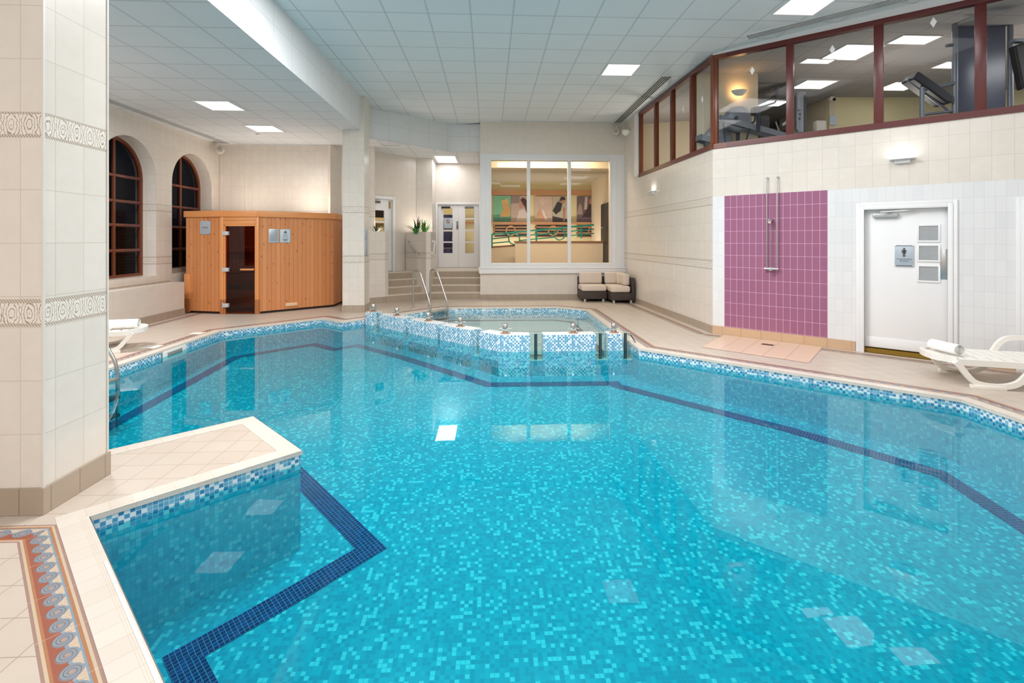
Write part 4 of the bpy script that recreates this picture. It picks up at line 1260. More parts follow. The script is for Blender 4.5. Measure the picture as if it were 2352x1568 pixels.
# ------------------------------------------------------------------ big white window
t = thing('window_3', 'large white framed three pane window looking into the corridor', None, (-0.26, 13.0, 0)); t['kind'] = 'structure'
g = G()
g.box(0.0, -0.03, 0.84, WIN[0], 0.0, 3.93, .004); g.box(WIN[2], -0.03, 0.84, 3.93, 0.0, 3.93, .004); g.box(WIN[0], -0.03, WIN[3], WIN[2], 0.0, 3.93, .004); g.box(WIN[0], -0.03, 0.84, WIN[2], 0, WIN[1], .004)
g.build('window_casing', WHITE, t)
g = G()
frame_box(g, WIN[0] - .0, WIN[1], WIN[2], WIN[3], 0.05, -0.05, 0.0, True)
frame_box(g, WIN[0] - .14, WIN[1] - .05, WIN[2] + .14, WIN[3] + .08, 0.03, -0.045, -0.02)
g.build('window_frame', WHITE, t)
for u_ in (1.31, 2.42):
    g = G(); g.box(u_ - .045, -0.04, WIN[1], u_ + .045, 0.06, WIN[3], .006); g.build('mullion', WHITE, t)
g = G(); g.box(-.03, -0.10, 0.70, 3.95, 0.0, 0.85, .006); g.box(-.05, -0.13, 0.83, 3.95, 0.0, 0.865, .006); g.build('window_sill', WHITE, t)
for a, b in ((WIN[0], 1.27), (1.35, 2.38), (2.46, WIN[2])):
    g = G(); g.face([(a, 0.03, WIN[1]), (b, 0.03, WIN[1]), (b, 0.03, WIN[3]), (a, 0.03, WIN[3])]); g.build('pane', GLASS, t)

# ------------------------------------------------------------------ sauna
def onw(px, py, A, B):
    k = (px - 1176) / 1104; dx, dy = k * CS + SN, CS - k * SN
    ex, ey = B[0] - A[0], B[1] - A[1]; det = -dx * ey + ex * dy
    t_ = (-A[0] * ey + ex * A[1]) / det; u_ = (dx * A[1] - dy * A[0]) / det
    return u_ * hypot(ex, ey), 1.6 - (py - 551) * t_ / 1104
SP = [(-6.68, 10.90), (-5.79, 10.67), (-5.01, 10.63), (-3.74, 11.72), (-3.74, 12.55)]
sauna = thing('sauna_cabin', 'pine clad sauna cabin with a smoked glass door', 'sauna', (-5.2, 11.6, 0))
def sub(parent, name, A, B, builder, mat, label=None):
    g = G(); builder(g, hypot(B[0] - A[0], B[1] - A[1]))
    o = g.build(name, mat, parent, label)
    loc = parent.location if parent else Vector((0, 0, 0))
    o.location = (A[0] - loc.x, A[1] - loc.y, 0); o.rotation_euler = (0, 0, atan2(B[1] - A[1], B[0] - A[0]))
    return o
def wp(z0, z1, y0=0, y1=.05, x0=0, x1=0):
    return lambda g, L: g.box(x0, y0, z0, L - x1, y1, z1)
sub(sauna, 'board_panel', SP[0], SP[1], wp(.05, 2.12), PINE)
sub(sauna, 'board_panel', SP[2], SP[3], wp(.05, 2.12), PINE)
sub(sauna, 'board_panel', SP[3], SP[4], wp(.05, 2.12), PINE)
sub(sauna, 'board_panel', (-6.66, 12.5), SP[0], wp(.05, 2.12), PINE)
sub(sauna, 'back_panel', (-6.62, 12.5), (-3.8, 12.5), wp(.05, 2.12), PINE)
fas = lambda i: sub(sauna, 'fascia_board', SP[i], SP[i + 1], lambda g, L: g.box(-.03, -.035, 2.10, L + .03, .06, 2.235, .004), PINETRIM)
for i in range(4): fas(i)
for i in (0, 2, 3):
    sub(sauna, 'plinth', SP[i], SP[i + 1], wp(0, .055, .02, .05), BLACK)
def posts(g, L):
    g.box(-.03, -.02, 0, .045, .07, 2.1, .004); g.box(L - .045, -.02, 0, L + .03, .07, 2.1, .004)
sub(sauna, 'door_post', SP[1], SP[2], posts, PINETRIM)
sub(sauna, 'corner_trim', SP[0], SP[1], lambda g, L: g.box(-.02, -.03, 0.02, .12, -0.0, .86, .003), PINETRIM)
def lintel(g, L):
    g.box(.045, 0, 1.93, L - .045, .05, 2.02, .004); g.box(.045, -.01, 2.02, L - .045, .05, 2.1, .004)
sub(sauna, 'lintel', SP[1], SP[2], lintel, PINETRIM)
dr = sub(sauna, 'sauna_door', SP[1], SP[2], lambda g, L: g.face([(.085, .02, .03), (L - .07, .02, .03), (L - .07, .02, 1.9), (.085, .02, 1.9)]), SAUNAGLASS, 'smoked glass door')
def dframe(g, L):
    g.box(.045, 0.0, 0, .075, .06, 1.93); g.box(L - .065, 0.0, 0, L - .045, .06, 1.93); g.box(.045, 0, 1.9, L - .045, .06, 1.93)
sub(sauna, 'door_frame', SP[1], SP[2], dframe, PINETRIM)
LD = hypot(SP[2][0] - SP[1][0], SP[2][1] - SP[1][1])
for z in (1.745, .96, .19):
    g = G(); g.box(.04, -.035, z - .04, .155, 0.03, z + .04, .004); g.box(.028, -.03, z - .06, .045, 0.02, z + .06); g.build('hinge', SATIN, dr)
g = G(); g.box(LD - .36, -.05, .945, LD - .06, -.02, .985, .01); g.cyl((LD - .32, -.03, .965), (LD - .32, .03, .965), .012); g.cyl((LD - .1, -.03, .965), (LD - .1, .03, .965), .012); g.build('door_handle', PINETRIM, dr)
g = G(); g.box(LD - .02, -.05, 1.06, LD + .07, -.005, 1.15, .004); g.build('latch_box', SATIN, sauna); 
o = sauna.children[-1]; o.location = (SP[1][0] + 5.2, SP[1][1] - 11.6, 0); o.rotation_euler = (0, 0, atan2(SP[2][1] - SP[1][1], SP[2][0] - SP[1][0]))
g = G(); g.box(1.2, .3, 1.2, 1.3, .5, 1.3, .01); g.build('added_cabin_lamp', emit('added_cabin_lamp', (255, 190, 120), 60.0), sauna)  # unseen warm lamp added to brighten the benches
u0, z0 = onw(655, 704, SP[2], SP[3]); u1, z1 = onw(683, 693.6, SP[2], SP[3])
def vent(g, L):
    g.box(u0, -.03, z0, u1, 0, z1, .012)
    for k in range(2): g.box(u0 + .03 + k * .13, -.036, z0 + .025, u0 + .12 + k * .13, -.028, z1 - .025, .004)
sub(sauna, 'floor_vent', SP[2], SP[3], vent, plain('pale_vent_wood', (232, 196, 156), .5))
RB = lambda nm, a, mat: (lambda g: g.box(*a, .004).build(nm, mat, sauna))(G())
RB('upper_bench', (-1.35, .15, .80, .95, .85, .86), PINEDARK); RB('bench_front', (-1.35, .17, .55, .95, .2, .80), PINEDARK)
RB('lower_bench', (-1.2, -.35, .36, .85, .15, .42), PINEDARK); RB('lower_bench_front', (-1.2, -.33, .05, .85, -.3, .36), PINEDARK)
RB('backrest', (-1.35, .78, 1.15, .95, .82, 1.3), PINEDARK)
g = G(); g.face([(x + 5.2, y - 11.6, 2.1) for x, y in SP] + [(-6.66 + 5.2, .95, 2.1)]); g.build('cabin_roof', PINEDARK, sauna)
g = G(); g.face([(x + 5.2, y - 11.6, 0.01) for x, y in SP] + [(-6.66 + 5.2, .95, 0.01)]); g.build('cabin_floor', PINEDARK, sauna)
def plate(name, label, A, B, pa, pb, mat, cat='sign'):
    ua, za = onw(*pa, A, B); ub, zb = onw(*pb, A, B)
    e = (Vector(B) - Vector(A)).normalized(); um = (ua + ub) / 2; zm = (za + zb) / 2
    t = thing(name, label, cat, (A[0] + e.x * um, A[1] + e.y * um, zm), atan2(e.y, e.x))
    w_, h_ = abs(ub - ua) / 2, abs(za - zb) / 2
    g = G(); g.box(-w_, -.014, -h_, w_, -.001, h_, .003); g.build('sign_plate', mat, t)
    for a in (-w_ + .008, w_ - .008):
        for b in (-h_ + .008, h_ - .008): G().box(a - .009, -.018, b - .009, a + .009, -.013, b + .009, .002).build('corner_cap', CHROME, t)
    return t, w_, h_
t, w_, h_ = plate('sauna_sign', 'silver plate lettered SAUNA left of the sauna door', SP[0], SP[1], (460.4, 538), (484, 507), SIGNSILVER)
text('sign_lettering', 'SAUNA', .036, GREYINK, t, (0, -.016, 0), sx=1.2)
t, w_, h_ = plate('rules_notice', 'framed notice of small grey text right of the sauna door', SP[2], SP[3], (617, 557), (640, 526), SIGNSILVER, 'notice')
g = G()
rnd = random.Random(4)
for k in range(15):
    ww = w_ * rnd.choice((.75, .78, .7, .35 if k in (0, 6, 11) else .74)); z_ = h_ * .82 - k * h_ * .112
    g.box(-ww, -.0155, z_ - .0022, ww, -.0142, z_ + .0022)
g.build('text_lines', GREYINK, t)
t, w_, h_ = plate('shower_notice', 'pale blue notice with a shower head symbol right of the text notice', SP[2], SP[3], (643, 557), (666.5, 526.5), SIGNBLUE, 'notice')
g = G(); g.slab_y([(-w_ * .3, h_ * .48), (w_ * .3, h_ * .48), (w_ * .24, h_ * .58), (w_ * .06, h_ * .68), (w_ * .06, h_ * .8), (-w_ * .06, h_ * .8), (-w_ * .06, h_ * .68), (-w_ * .24, h_ * .58)], -.0165, -.0142)
for r_ in range(7):
    for c_ in range(-2, 3): 
        x_ = c_ * w_ * (.1 + .022 * r_); z_ = h_ * (.4 - r_ * .11)
        g.box(x_ - .0035, -.016, z_ - .005, x_ + .0035, -.0142, z_ + .003)
for k, ww in enumerate((.55, .4, .3)): g.box(-w_ * ww, -.016, -h_ * (.5 + .13 * k) - .004, w_ * ww, -.0142, -h_ * (.5 + .13 * k) + .004)
g.build('shower_symbol', INK, t)
for a, b, l in ((523, 549, 'upper'), (552, 585, 'lower')):
    t = thing('column_notice', l + ' grey notice plate on the right side of the far column', 'notice', (-2.785, 10.92, hgt((a + b) / 2, 10.9)), pi / 2, 'notice plates on the far column')
    h_ = (b - a) / 2 * 10.9 / 1104
    g = G(); g.box(-.1, -.02, -h_, .1, -.001, h_, .003); g.build('sign_plate', SIGNSILVER, t)

# ------------------------------------------------------------------ shower
def onB(name, label, cat, u_, z_, group=None):
    return thing(name, label, cat, (WB0[0] + eB.x * u_, WB0[1] + eB.y * u_, z_), RZB, group)
sh = onB('wall_shower', 'chrome shower mixer with riser pipes on the purple tiles', 'shower', 0.918, 1.145)
for x_, zt in ((-.065, 1.43), (.085, 1.43)):
    g = G(); g.tube(fillet([(x_, -.05, .02), (x_, -.05, zt), (x_, -.0, zt + .01)], .03, 4), .009, 12); p = g.build('riser_pipe', STEEL, sh)
    g = G(); g.lathe([(.024, 0), (.022, .012), (.012, .02)], (0, 0, 0), 18, Matrix.Translation((x_, 0, zt + .01)) @ Matrix.Rotation(pi / 2, 4, 'X')); g.build('pipe_flange', CHROME, p)
g = G(); g.cyl((-.008, -.05, .0), (-.008, -.05, .75), .006, 10); g.build('centre_pipe', STEEL, sh)
g = G(); g.tube([(-.012, 0, .775), (-.012, -.05, .775), (-.012, -.08, .76), (-.012, -.115, .735)], [.034, .03, .03, .024], 20); g.build('shower_head', CHROME, sh)
g = G(); g.cyl((-.1, -.05, 0), (.1, -.05, 0), .014, 16); g.cyl((-.035, -.05, 0), (.035, -.05, 0), .026, 20); g.cyl((-.1, -.05, 0), (-.085, -.05, 0), .019, 16); g.cyl((.085, -.05, 0), (.1, -.05, 0), .019, 16); g.build('mixer_bar', CHROME, sh)
g = G(); g.cyl((0, -.06, 0), (0, -.11, 0), .03, 20); g.box(-.03, -.12, -.01, .03, -.1, .01, .004); g.build('mixer_knob', CHROME, sh)
TR = [ground(1663, 769), ground(1609, 797), ground(1858, 834), ground(1890, 797)]
g = G()
c0 = Vector(TR[0])
u_, q = 0, []
L1 = (Vector(TR[3]) - c0).length
g.face([(TR[0][0], TR[0][1], .004), (TR[1][0], TR[1][1], .004), (TR[2][0], TR[2][1], .004), (TR[3][0], TR[3][1], .004)], [(0.0, .5), (0.0, 2), (1.40, 2), (1.40, .5)])
o = g.build('floor_shower_tray', PEACH, kind='structure'); tag(o, 'peach tiled shower floor sloping to the drain')
dc = ground(1763, 792)
t = thing('floor_drain', 'brown metal drain grille in the peach shower floor', 'drain', (dc[0], dc[1], 0.004), RZB)
g = G(); g.box(-.08, -.045, 0, .08, .045, .004)
g.build('grille_frame', plain('drain_brown', (112, 84, 66), .5, .4), t)
g = G()
for k in range(7): g.box(-.066 + k * .02, -.034, .004, -.06 + k * .02, .034, .006)
g.build('grille_slots', DARK, t)
def up_light(t, hw, lamp=True):
    g = G(); g.prism([(-hw, -.11), (hw, -.11), (hw, 0), (-hw, 0)], 0.0, 0.018, bevel=.003); g.box(-hw * .6, -.05, -.05, hw * .6, 0, 0.0, .006); g.build('lamp_tray', WHITE, t)
    if lamp:
        g = G(); g.face([(-hw * .8, -.08, .022), (hw * .8, -.08, .022), (hw * .8, -.03, .022), (-hw * .8, -.03, .022)]); g.build('lamp_tube', UPLAMP, t)
t = onB('wall_uplighter', 'white wall uplighter above the changing room door', 'wall lamp', 2.53, 2.70); up_light(t, .14)
uS = (12.97 - 10.84) + .02
eA = Vector((WA1[0] - WA0[0], WA1[1] - WA0[1])).normalized()
t = thing('wall_uplighter', 'small white uplighter on the cream wall above the tile band', 'wall lamp', (WA0[0] + eA.x * uS, WA0[1] + eA.y * uS, 2.70), atan2(eA.y, eA.x)); up_light(t, .12)
t = thing('wall_dome_lamp', 'white half dome fitting high in the corner by the narrow gallery panes', 'wall lamp', (3.66, 12.55, hgt(300, 12.6)), -pi / 2)
g = G(); g.lathe([(.005, -.11), (.06, -.1), (.1, -.05), (.115, .0), (.11, .04), (.02, .05)], (0, -.06, 0)); g.build('dome', WHITEPLASTIC, t)
def speaker(label, loc, rz):
    t = thing('wall_speaker', label, 'speaker', loc, rz, 'round cream speakers in the room corners')
    g = G(); mt = Matrix.Rotation(pi / 2, 4, 'X')
    g.lathe([(.06, -.1), (.085, -.06), (.1, .1), (.095, .125), (.06, .13)], (0, 0, 0), 24, mt); g.build('speaker_body', plain('cream_speaker_plastic', (214, 204, 190), .5), t)
    g = G(); g.lathe([(.062, .128), (.05, .134), (.012, .136)], (0, 0, 0), 24, mt); g.build('speaker_grille', plain('speaker_grille_grey', (176, 166, 154), .6), t)
    g = G(); g.box(-.02, -.02, .08, .02, .1, .16, .004); g.build('speaker_bracket', WHITE, t)
speaker('round cream speaker in the corner above the sauna', (-6.72, 12.3, hgt(346, 12.0)), .55)
speaker('round cream speaker in the corner right of the big white window', (3.42, 12.82, hgt(301, 12.85)), -.5)

# ------------------------------------------------------------------ lounge seats
def cushion(parent, name, x0, y0, z0, x1, y1, z1, rot=None, b=.05):
    g = G(); g.box(x0, y0, z0, x1, y1, z1, b, 4); o = g.build(name, FABRIC, parent)
    if rot: o.rotation_euler = rot
    return o
def sofa(label, x0, y0, x1, y1, right_back=False):
    t = thing('wicker_sofa_module', label, 'sofa', (x0, y0, 0), 0, 'wicker sofa modules in the corner')
    w_, d_ = x1 - x0, y1 - y0
    g = G(); g.box(0, 0, .075, w_, d_, .27, .015); g.build('wicker_base', WICKER, t)
    g = G(); g.slab_y([(0.0, .26), (w_, .26), (w_, .62), (0.0, .62)], d_ - .09, d_, .012); g.build('wicker_back', WICKER, t)
    cushion(t, 'seat_cushion', .0, -.005, .275, w_ - (.11 if right_back else .0), d_ - .1, .435)
    cw = w_ - (.26 if right_back else .03)
    cushion(t, 'back_cushion', .02, d_ - .26, .44, cw, d_ - .10, .74, b=.045)
    if right_back:
        g = G(); g.box(w_ - .08, -.01, .2, w_, d_, .64, .012); g.build('wicker_side', WICKER, t)
        cushion(t, 'corner_cushion', w_ - .30, d_ - .40, .44, w_ - .10, d_ - .1, .74, b=.045)
        cushion(t, 'side_cushion', w_ - .25, .12, .44, w_ - .09, d_ - .38, .73, b=.045)
    for x_ in (.06, w_ - .11):
        for y_ in (.04, d_ - .1):
            g = G(); g.box(x_, y_, 0, x_ + .055, y_ + .055, .08, .005); g.build('foot', plain('silver_foot', (200, 198, 194), .3, .5) if 'silver_foot' not in bpy.data.materials else bpy.data.materials['silver_foot'], t)
sofa('armless wicker sofa module on the left with beige cushions', 2.37, 12.28, 3.02, 12.95)
sofa('wicker corner sofa module on the right with beige cushions on two sides', 3.05, 11.98, 3.66, 12.93, True)

# ------------------------------------------------------------------ loungers and towels
def rib(g, path, wds, y0, y1, bevel=.006):
    P = [Vector((p[0], p[1])) for p in path]; Lf, Rt = [], []
    for i, p in enumerate(P):
        d = (P[min(i + 1, len(P) - 1)] - P[max(i - 1, 0)]).normalized(); n_ = Vector((-d.y, d.x)) * (wds[i] / 2 if isinstance(wds, list) else wds / 2)
        Lf.append(p + n_); Rt.append(p - n_)
    for i in range(len(P) - 1):
        a, b, c, d = Lf[i], Lf[i + 1], Rt[i + 1], Rt[i]
        for y_, rev in ((y0, 0), (y1, 1)):
            q = [(a.x, y_, a.y), (b.x, y_, b.y), (c.x, y_, c.y), (d.x, y_, d.y)]
            g.face(q[::-1] if rev else q)
        g.face([(a.x, y0, a.y), (a.x, y1, a.y), (b.x, y1, b.y), (b.x, y0, b.y)], smooth=True)
        g.face([(d.x, y1, d.y), (d.x, y0, d.y), (c.x, y0, c.y), (c.x, y1, c.y)], smooth=True)
    for a, d in ((Lf[0], Rt[0]), (Lf[-1], Rt[-1])):
        g.face([(a.x, y0, a.y), (d.x, y0, d.y), (d.x, y1, d.y), (a.x, y1, a.y)])
def smooth_path(pts, n=5):
    P = [Vector(p) for p in pts]; out = []
    for i in range(len(P) - 1):
        p0, p1, p2, p3 = P[max(i - 1, 0)], P[i], P[i + 1], P[min(i + 2, len(P) - 1)]
        for k in range(n):
            t_ = k / n
            out.append(.5 * ((2 * p1) + (p2 - p0) * t_ + (2 * p0 - 5 * p1 + 4 * p2 - p3) * t_ ** 2 + (3 * p1 - p0 - 3 * p2 + p3) * t_ ** 3))
    out.append(P[-1]); return out
def lounger(label, loc, rz, arms=True):
    t = thing('sun_lounger', label, 'sun lounger', loc, rz, 'white plastic sun loungers')
    H = .30
    g = G(); n_ = 16
    for k in range(n_):
        x0 = .03 + k * .117; x1 = x0 + .098
        hw = .30 if k > 1 else (.2, .27)[k]
        m = 8
        for j in range(m):                       # each slat dips slightly across
            ya, yb = -hw + 2 * hw * j / m, -hw + 2 * hw * (j + 1) / m
            dip = lambda y_: -.014 * (1 - (y_ / .3) ** 2)
            sk = lambda y_: .05 * (1 - (y_ / .3) ** 2)
            a = [(x0 + sk(ya), ya, H + dip(ya)), (x1 + sk(ya), ya, H + dip(ya)), (x1 + sk(yb), yb, H + dip(yb)), (x0 + sk(yb), yb, H + dip(yb))]
            g.face(a); g.face([(p[0], p[1], p[2] - .018) for p in a][::-1])
            for c_, d_ in ((0, 1), (1, 2), (2, 3), (3, 0)):
                g.face([a[d_], a[c_], (a[c_][0], a[c_][1], a[c_][2] - .018), (a[d_][0], a[d_][1], a[d_][2] - .018)])
    g.box(.05, -.04, H - .04, 1.85, .04, H - .02)
    g.build('slatted_bed', WHITEPLASTIC, t)
    g = G()
    for s in (-1, 1):
        y0, y1 = (s * .33, s * .285) if s < 0 else (.285, .33)
        rib(g, [(.16, H - .03), (.5, H - .03), (1.0, H - .03), (1.5, H - .03), (1.9, H - .03)], .065, y0, y1)
    foot = smooth_path([(.17, -.31), (.05, -.22), (.0, -.08), (.0, .08), (.05, .22), (.17, .31)], 4)
    for a, b in zip(foot, foot[1:]):
        n1 = Vector((-(b - a).y, (b - a).x)).normalized() * .05
        for z0, z1, rv in ((H + .012, H + .012, 0), (H - .05, H - .05, 1)):
            q = [(a.x, a.y, z0), (b.x, b.y, z0), (b.x - n1.x, b.y - n1.y, z1), (a.x - n1.x, a.y - n1.y, z1)]
            g.face(q if not rv else q[::-1])
        g.face([(a.x, a.y, H + .012), (b.x, b.y, H + .012), (b.x, b.y, H - .05), (a.x, a.y, H - .05)], smooth=True)
        g.face([(a.x - n1.x, a.y - n1.y, H + .012), (b.x - n1.x, b.y - n1.y, H + .012), (b.x - n1.x, b.y - n1.y, H - .05), (a.x - n1.x, a.y - n1.y, H - .05)], smooth=True)
    g.build('bed_rail', WHITEPLASTIC, t)
    for s in (-1, 1):
        y0, y1 = (-.345, -.30) if s < 0 else (.30, .345)
        base = [(.15, H - .03), (.20, H - .09), (.24, .15), (.31, .07), (.42, .035), (.56, .035), (.68, .08), (.75, .17), (.79, .27)]
        g = G(); rib(g, smooth_path(base), .055, y0, y1)
        g.box(.28, y0 - .01 if s < 0 else y0, 0, .58, y1 + (.01 if s > 0 else 0), .04, .003)
        l_ = g.build('leg', WHITEPLASTIC, t)
        g = G(); rib(g, smooth_path([(.76, .22), (.80, .30), (.86, .40), (.94, .455), (1.1, .465), (1.4, .465), (1.5, .44), (1.54, .30)]), .05, y0, y1)
        g.build('armrest', WHITEPLASTIC, t)
        base2 = [(1.28, H - .04), (1.32, .15), (1.42, .05), (1.55, .03), (1.68, .07), (1.76, .16), (1.8, H - .04)]
        g = G(); rib(g, smooth_path(base2), .05, y0, y1); g.box(1.4, y0, 0, 1.66, y1, .03, .003); g.build('leg', WHITEPLASTIC, t)
    return t
def towel(label, loc, rz, length=.42, R_=.062):
    t = thing('rolled_towel', label, 'towel', loc, rz, 'rolled white towels on the loungers')
    g = G(); turns = 3.6; n_ = 90; inn, out_ = [], []
    for i in range(n_ + 1):
        a = 2 * pi * turns * i / n_; r = .008 + (R_ - .008) * (i / n_)
        th_ = .0065
        wv = 1 + .02 * sin(a * 3)
        out_.append((r * cos(a) * wv, r * sin(a) * wv + R_)); inn.append(((r - th_) * cos(a), (r - th_) * sin(a) + R_))
    h = length / 2
    for i in range(n_):
        a, b, c, d = out_[i], out_[i + 1], inn[i + 1], inn[i]
        g.face([(-h, *a), (-h, *b), (h, *b), (h, *a)], smooth=True)
        g.face([(-h, *d), (h, *d), (h, *c), (-h, *c)], smooth=True)
        for x_, rv in ((-h, 0), (h, 1)):
            bx = x_ * (1 - .02 * sin(i * .4) ** 2)
            q = [(bx, *a), (bx, *b), (bx, *c), (bx, *d)]
            g.face(q if rv else q[::-1])
    g.build('towel_roll', TOWEL, t)
    return t
rzR = atan2(-.36, .93)
LR = (5.06, 5.38, 0)
lounger('white plastic sun lounger on the right beside the changing room door', LR, rzR)
def loc_on(L_, rz, x, y, z): return (L_[0] + x * cos(rz) - y * sin(rz), L_[1] + x * sin(rz) + y * cos(rz), z)
towel('rolled white towel on the foot of the right sun lounger', loc_on(LR, rzR, .22, .03, .292), rzR - pi / 2 + .35, .34, .068)
rzL = pi + radians(30)
LL = (-5.16, 7.5, 0)
lounger('white plastic sun lounger on the left, half hidden by the near column', LL, rzL)
towel('rolled white towel on the foot of the left sun lounger', loc_on(LL, rzL, .28, .0, .292), .25, .38, .072)

# ------------------------------------------------------------------ corridor things
YP = 18.15
def px3(px, py, Y=YP):
    k = (px - 1176) / 1104; d = Y / (CS - k * SN)
    return (k * d * CS + d * SN, hgt(py, d))
xa = px3(1128, 0)[0]
g = G(); g.box(-5.5, YP - .06, px3(1200, 448)[1], 3.85, YP, px3(1200, 437)[1])
o = g.build('picture_rail', WOODTRIM); tag(o, 'long oak rail above the corridor pictures', 'rail')
g = G(); g.box(-5.5, YP - .12, px3(1200, 514)[1], 3.85, YP, px3(1200, 510)[1])
o = g.build('picture_shelf', WOODTRIM); tag(o, 'thin oak ledge under the corridor pictures', 'shelf')
def poster(label, pxa, pxb, pya, pyb, bg, shapes):
    x0, z1 = px3(pxa, pya); x1, z0 = px3(pxb, pyb)
    w_, h_ = (x1 - x0), (z1 - z0)
    t = thing('wall_poster', label, 'poster', (x0, YP - .02, z0), 0, 'pictures on the corridor wall')
    g = G(); g.box(0, 0, 0, w_, .02, h_); g.build('poster_board', plain('poster_ground', bg, .35, var=.12, scale=4), t)
    for nm, c, poly in shapes:
        g = G(); k = len(t.children)
        g.slab_y([(a * w_, b * h_) for a, b in poly], -.002 * k - .001, 0.0); g.build(nm, plain('poster_' + nm, c, .4, var=.1, scale=9), t)
    return t
el = lambda cx, cy, rx, ry, n=18: [(cx + rx * cos(2 * pi * i / n), cy + ry * sin(2 * pi * i / n)) for i in range(n)]
poster('green picture of a swimmer with golden hair in water', 1133, 1173, 449.5, 509.5, (122, 196, 160), [('water', (86, 150, 128), [(0, 0), (1, 0), (1, .22), (.6, .3), (0, .26)]), ('body', (206, 164, 96), [(.38, .2), (.95, .2), (1, .55), (.8, .62), (.5, .45)]), ('head', (216, 170, 110), el(.7, .66, .2, .17)), ('hair', (222, 190, 130), [(.45, .72), (.5, .86), (.62, .82), (.72, .9), (.85, .84), (.9, .7), (.7, .76)])])
poster('picture of a dark haired woman in profile, left of the first mullion', 1173.5, 1213, 449.5, 509.5, (196, 172, 162), [('backdrop', (150, 130, 128), [(0, .7), (.5, .72), (.5, 1), (0, 1)]), ('body', (222, 206, 200), [(.3, .0), (.95, 0), (.95, .35), (.75, .5), (.45, .42)]), ('head', (196, 146, 124), el(.6, .68, .15, .17)), ('hair', (70, 44, 44), [(.55, .85), (.7, .93), (.9, .85), (.98, .6), (.92, .3), (.82, .55), (.72, .65)])])
poster('pale pink picture of a seated figure with a white towel', 1229, 1268.5, 451, 510.5, (214, 190, 178), [('body', (216, 168, 142), [(.0, .02), (.6, .05), (.7, .3), (.45, .4), (.3, .55), (.1, .35)]), ('towel', (238, 226, 218), [(.35, .5), (.5, .45), (.7, .15), (.62, .05), (.45, .3)]), ('head', (224, 200, 190), el(.42, .8, .14, .16))])
poster('picture of a woman in black bending over weights', 1269, 1307, 451, 510.5, (196, 188, 172), [('ground', (70, 66, 68), [(0, 0), (1, 0), (1, .1), (0, .24)]), ('torso', (50, 46, 52), [(0, .45), (.3, .8), (.6, .75), (.5, .45), (.2, .3)]), ('arm', (188, 138, 116), [(.62, .6), (.78, .55), (.74, .05), (.64, .05)]), ('head', (190, 140, 118), el(.62, .83, .14, .12)), ('hair', (56, 48, 54), [(.4, .8), (.5, .98), (.72, .98), (.8, .86), (.6, .86)])])
poster('picture of two people doing yoga by a window', 1325, 1362, 451, 510.5, (120, 104, 112), [('window', (206, 196, 190), [(.45, .5), (.62, .5), (.66, .98), (.5, .98)]), ('mat', (110, 92, 120), [(0, 0), (1, 0), (1, .16), (0, .2)]), ('figure', (64, 48, 50), [(.3, .2), (1, .2), (1, .5), (.88, .72), (.74, .7), (.6, .5)]), ('head', (184, 134, 108), el(.86, .8, .1, .11)), ('figure_far', (176, 150, 150), [(0, .3), (.35, .3), (.3, .6), (.2, .75), (.08, .6)])])
def lattice(label, pxa, pxb, ring_px):
    x0, z1 = px3(pxa, 516); x1, z0 = px3(pxb, 543)
    t = thing('wood_screen', label, 'screen', (x0, YP - .05, z0), 0, 'wooden screens with ring frames')
    w_, h_ = x1 - x0, z1 - z0
    g = G(); g.box(0, .03, 0, w_, .05, h_); g.build('dark_backing', DARK, t)
    g = G(); g.box(0, 0, -.03, w_, .03, .0); g.box(0, 0, h_, w_, .03, h_ + .03); g.box(0, 0, 0, .04, .03, h_); g.box(w_ - .04, 0, 0, w_, .03, h_)
    for k in (.3, .55, .8): g.box(0, 0, h_ * k - .02, w_, .03, h_ * k + .02)
    g.build('slats', WOODTRIM, t)
    rx = px3(ring_px, 530)[0] - x0
    g = G(); g.tube([(rx + .175 * cos(a * pi / 14), -.01, h_ / 2 + .175 * sin(a * pi / 14)) for a in range(28)], .025, 8, True); g.build('ring_frame', WOODTRIM, t)
lattice('wooden slatted screen with a ring seen in the left pane', 1134, 1213, 1173)
lattice('wooden slatted screen with a ring seen in the middle pane', 1229, 1309, 1270)
lattice('wooden slatted screen with a ring seen in the right pane', 1324, 1366, 1362)
t = thing('teal_railing', 'sloping teal metal railing with rings beside the corridor ramp', 'railing', (0, 16.4, 0))
def q3(px, py, Y=16.4):
    x, z = px3(px, py, Y); return (x, 0, z)
top = [q3(1129, 538.5), q3(1364, 516)]
g = G(); g.tube(top, .032, 10); g.build('top_rail', TEAL, t)
sag = lambda px, off: q3(px, 538.5 - (px - 1129) * .0957 + off)
for off in (10, 20):
    for a, b in ((1129, 1170), (1193, 1272), (1297, 1364)):
        g = G(); g.tube([sag(a, off), sag(b, off)], .02, 8); g.build('lower_rail', TEAL, t)
for cx_ in (1181, 1285):
    c_ = sag(cx_, 15)
    g = G(); g.tube([(c_[0] + .185 * cos(a * pi / 14), 0, c_[2] + .185 * sin(a * pi / 14)) for a in range(28)], .022, 8, True); g.build('ring', TEAL, t)
for cx_ in (1130, 1232, 1335):
    a, b = sag(cx_, 0), sag(cx_, 28)
    g = G(); g.cyl(a, b, .028, 10); g.build('post', TEAL, t)
t = thing('ramp_wall', 'low cream wall with a brown cap in front of the teal railing', None, (0, 15.9, 0)); t['kind'] = 'structure'
xA, zA = px3(1183, 557, 15.9); xB, _ = px3(1364, 557, 15.9)
g = G(); g.box(xA, 0, FLO, 3.78, .12, zA); g.build('wall_face', CORRWALL, t)
g = G(); g.box(xA - .03, -.03, zA, 3.86, .14, zA + .05); g.build('cap', BROWNWALL, t)
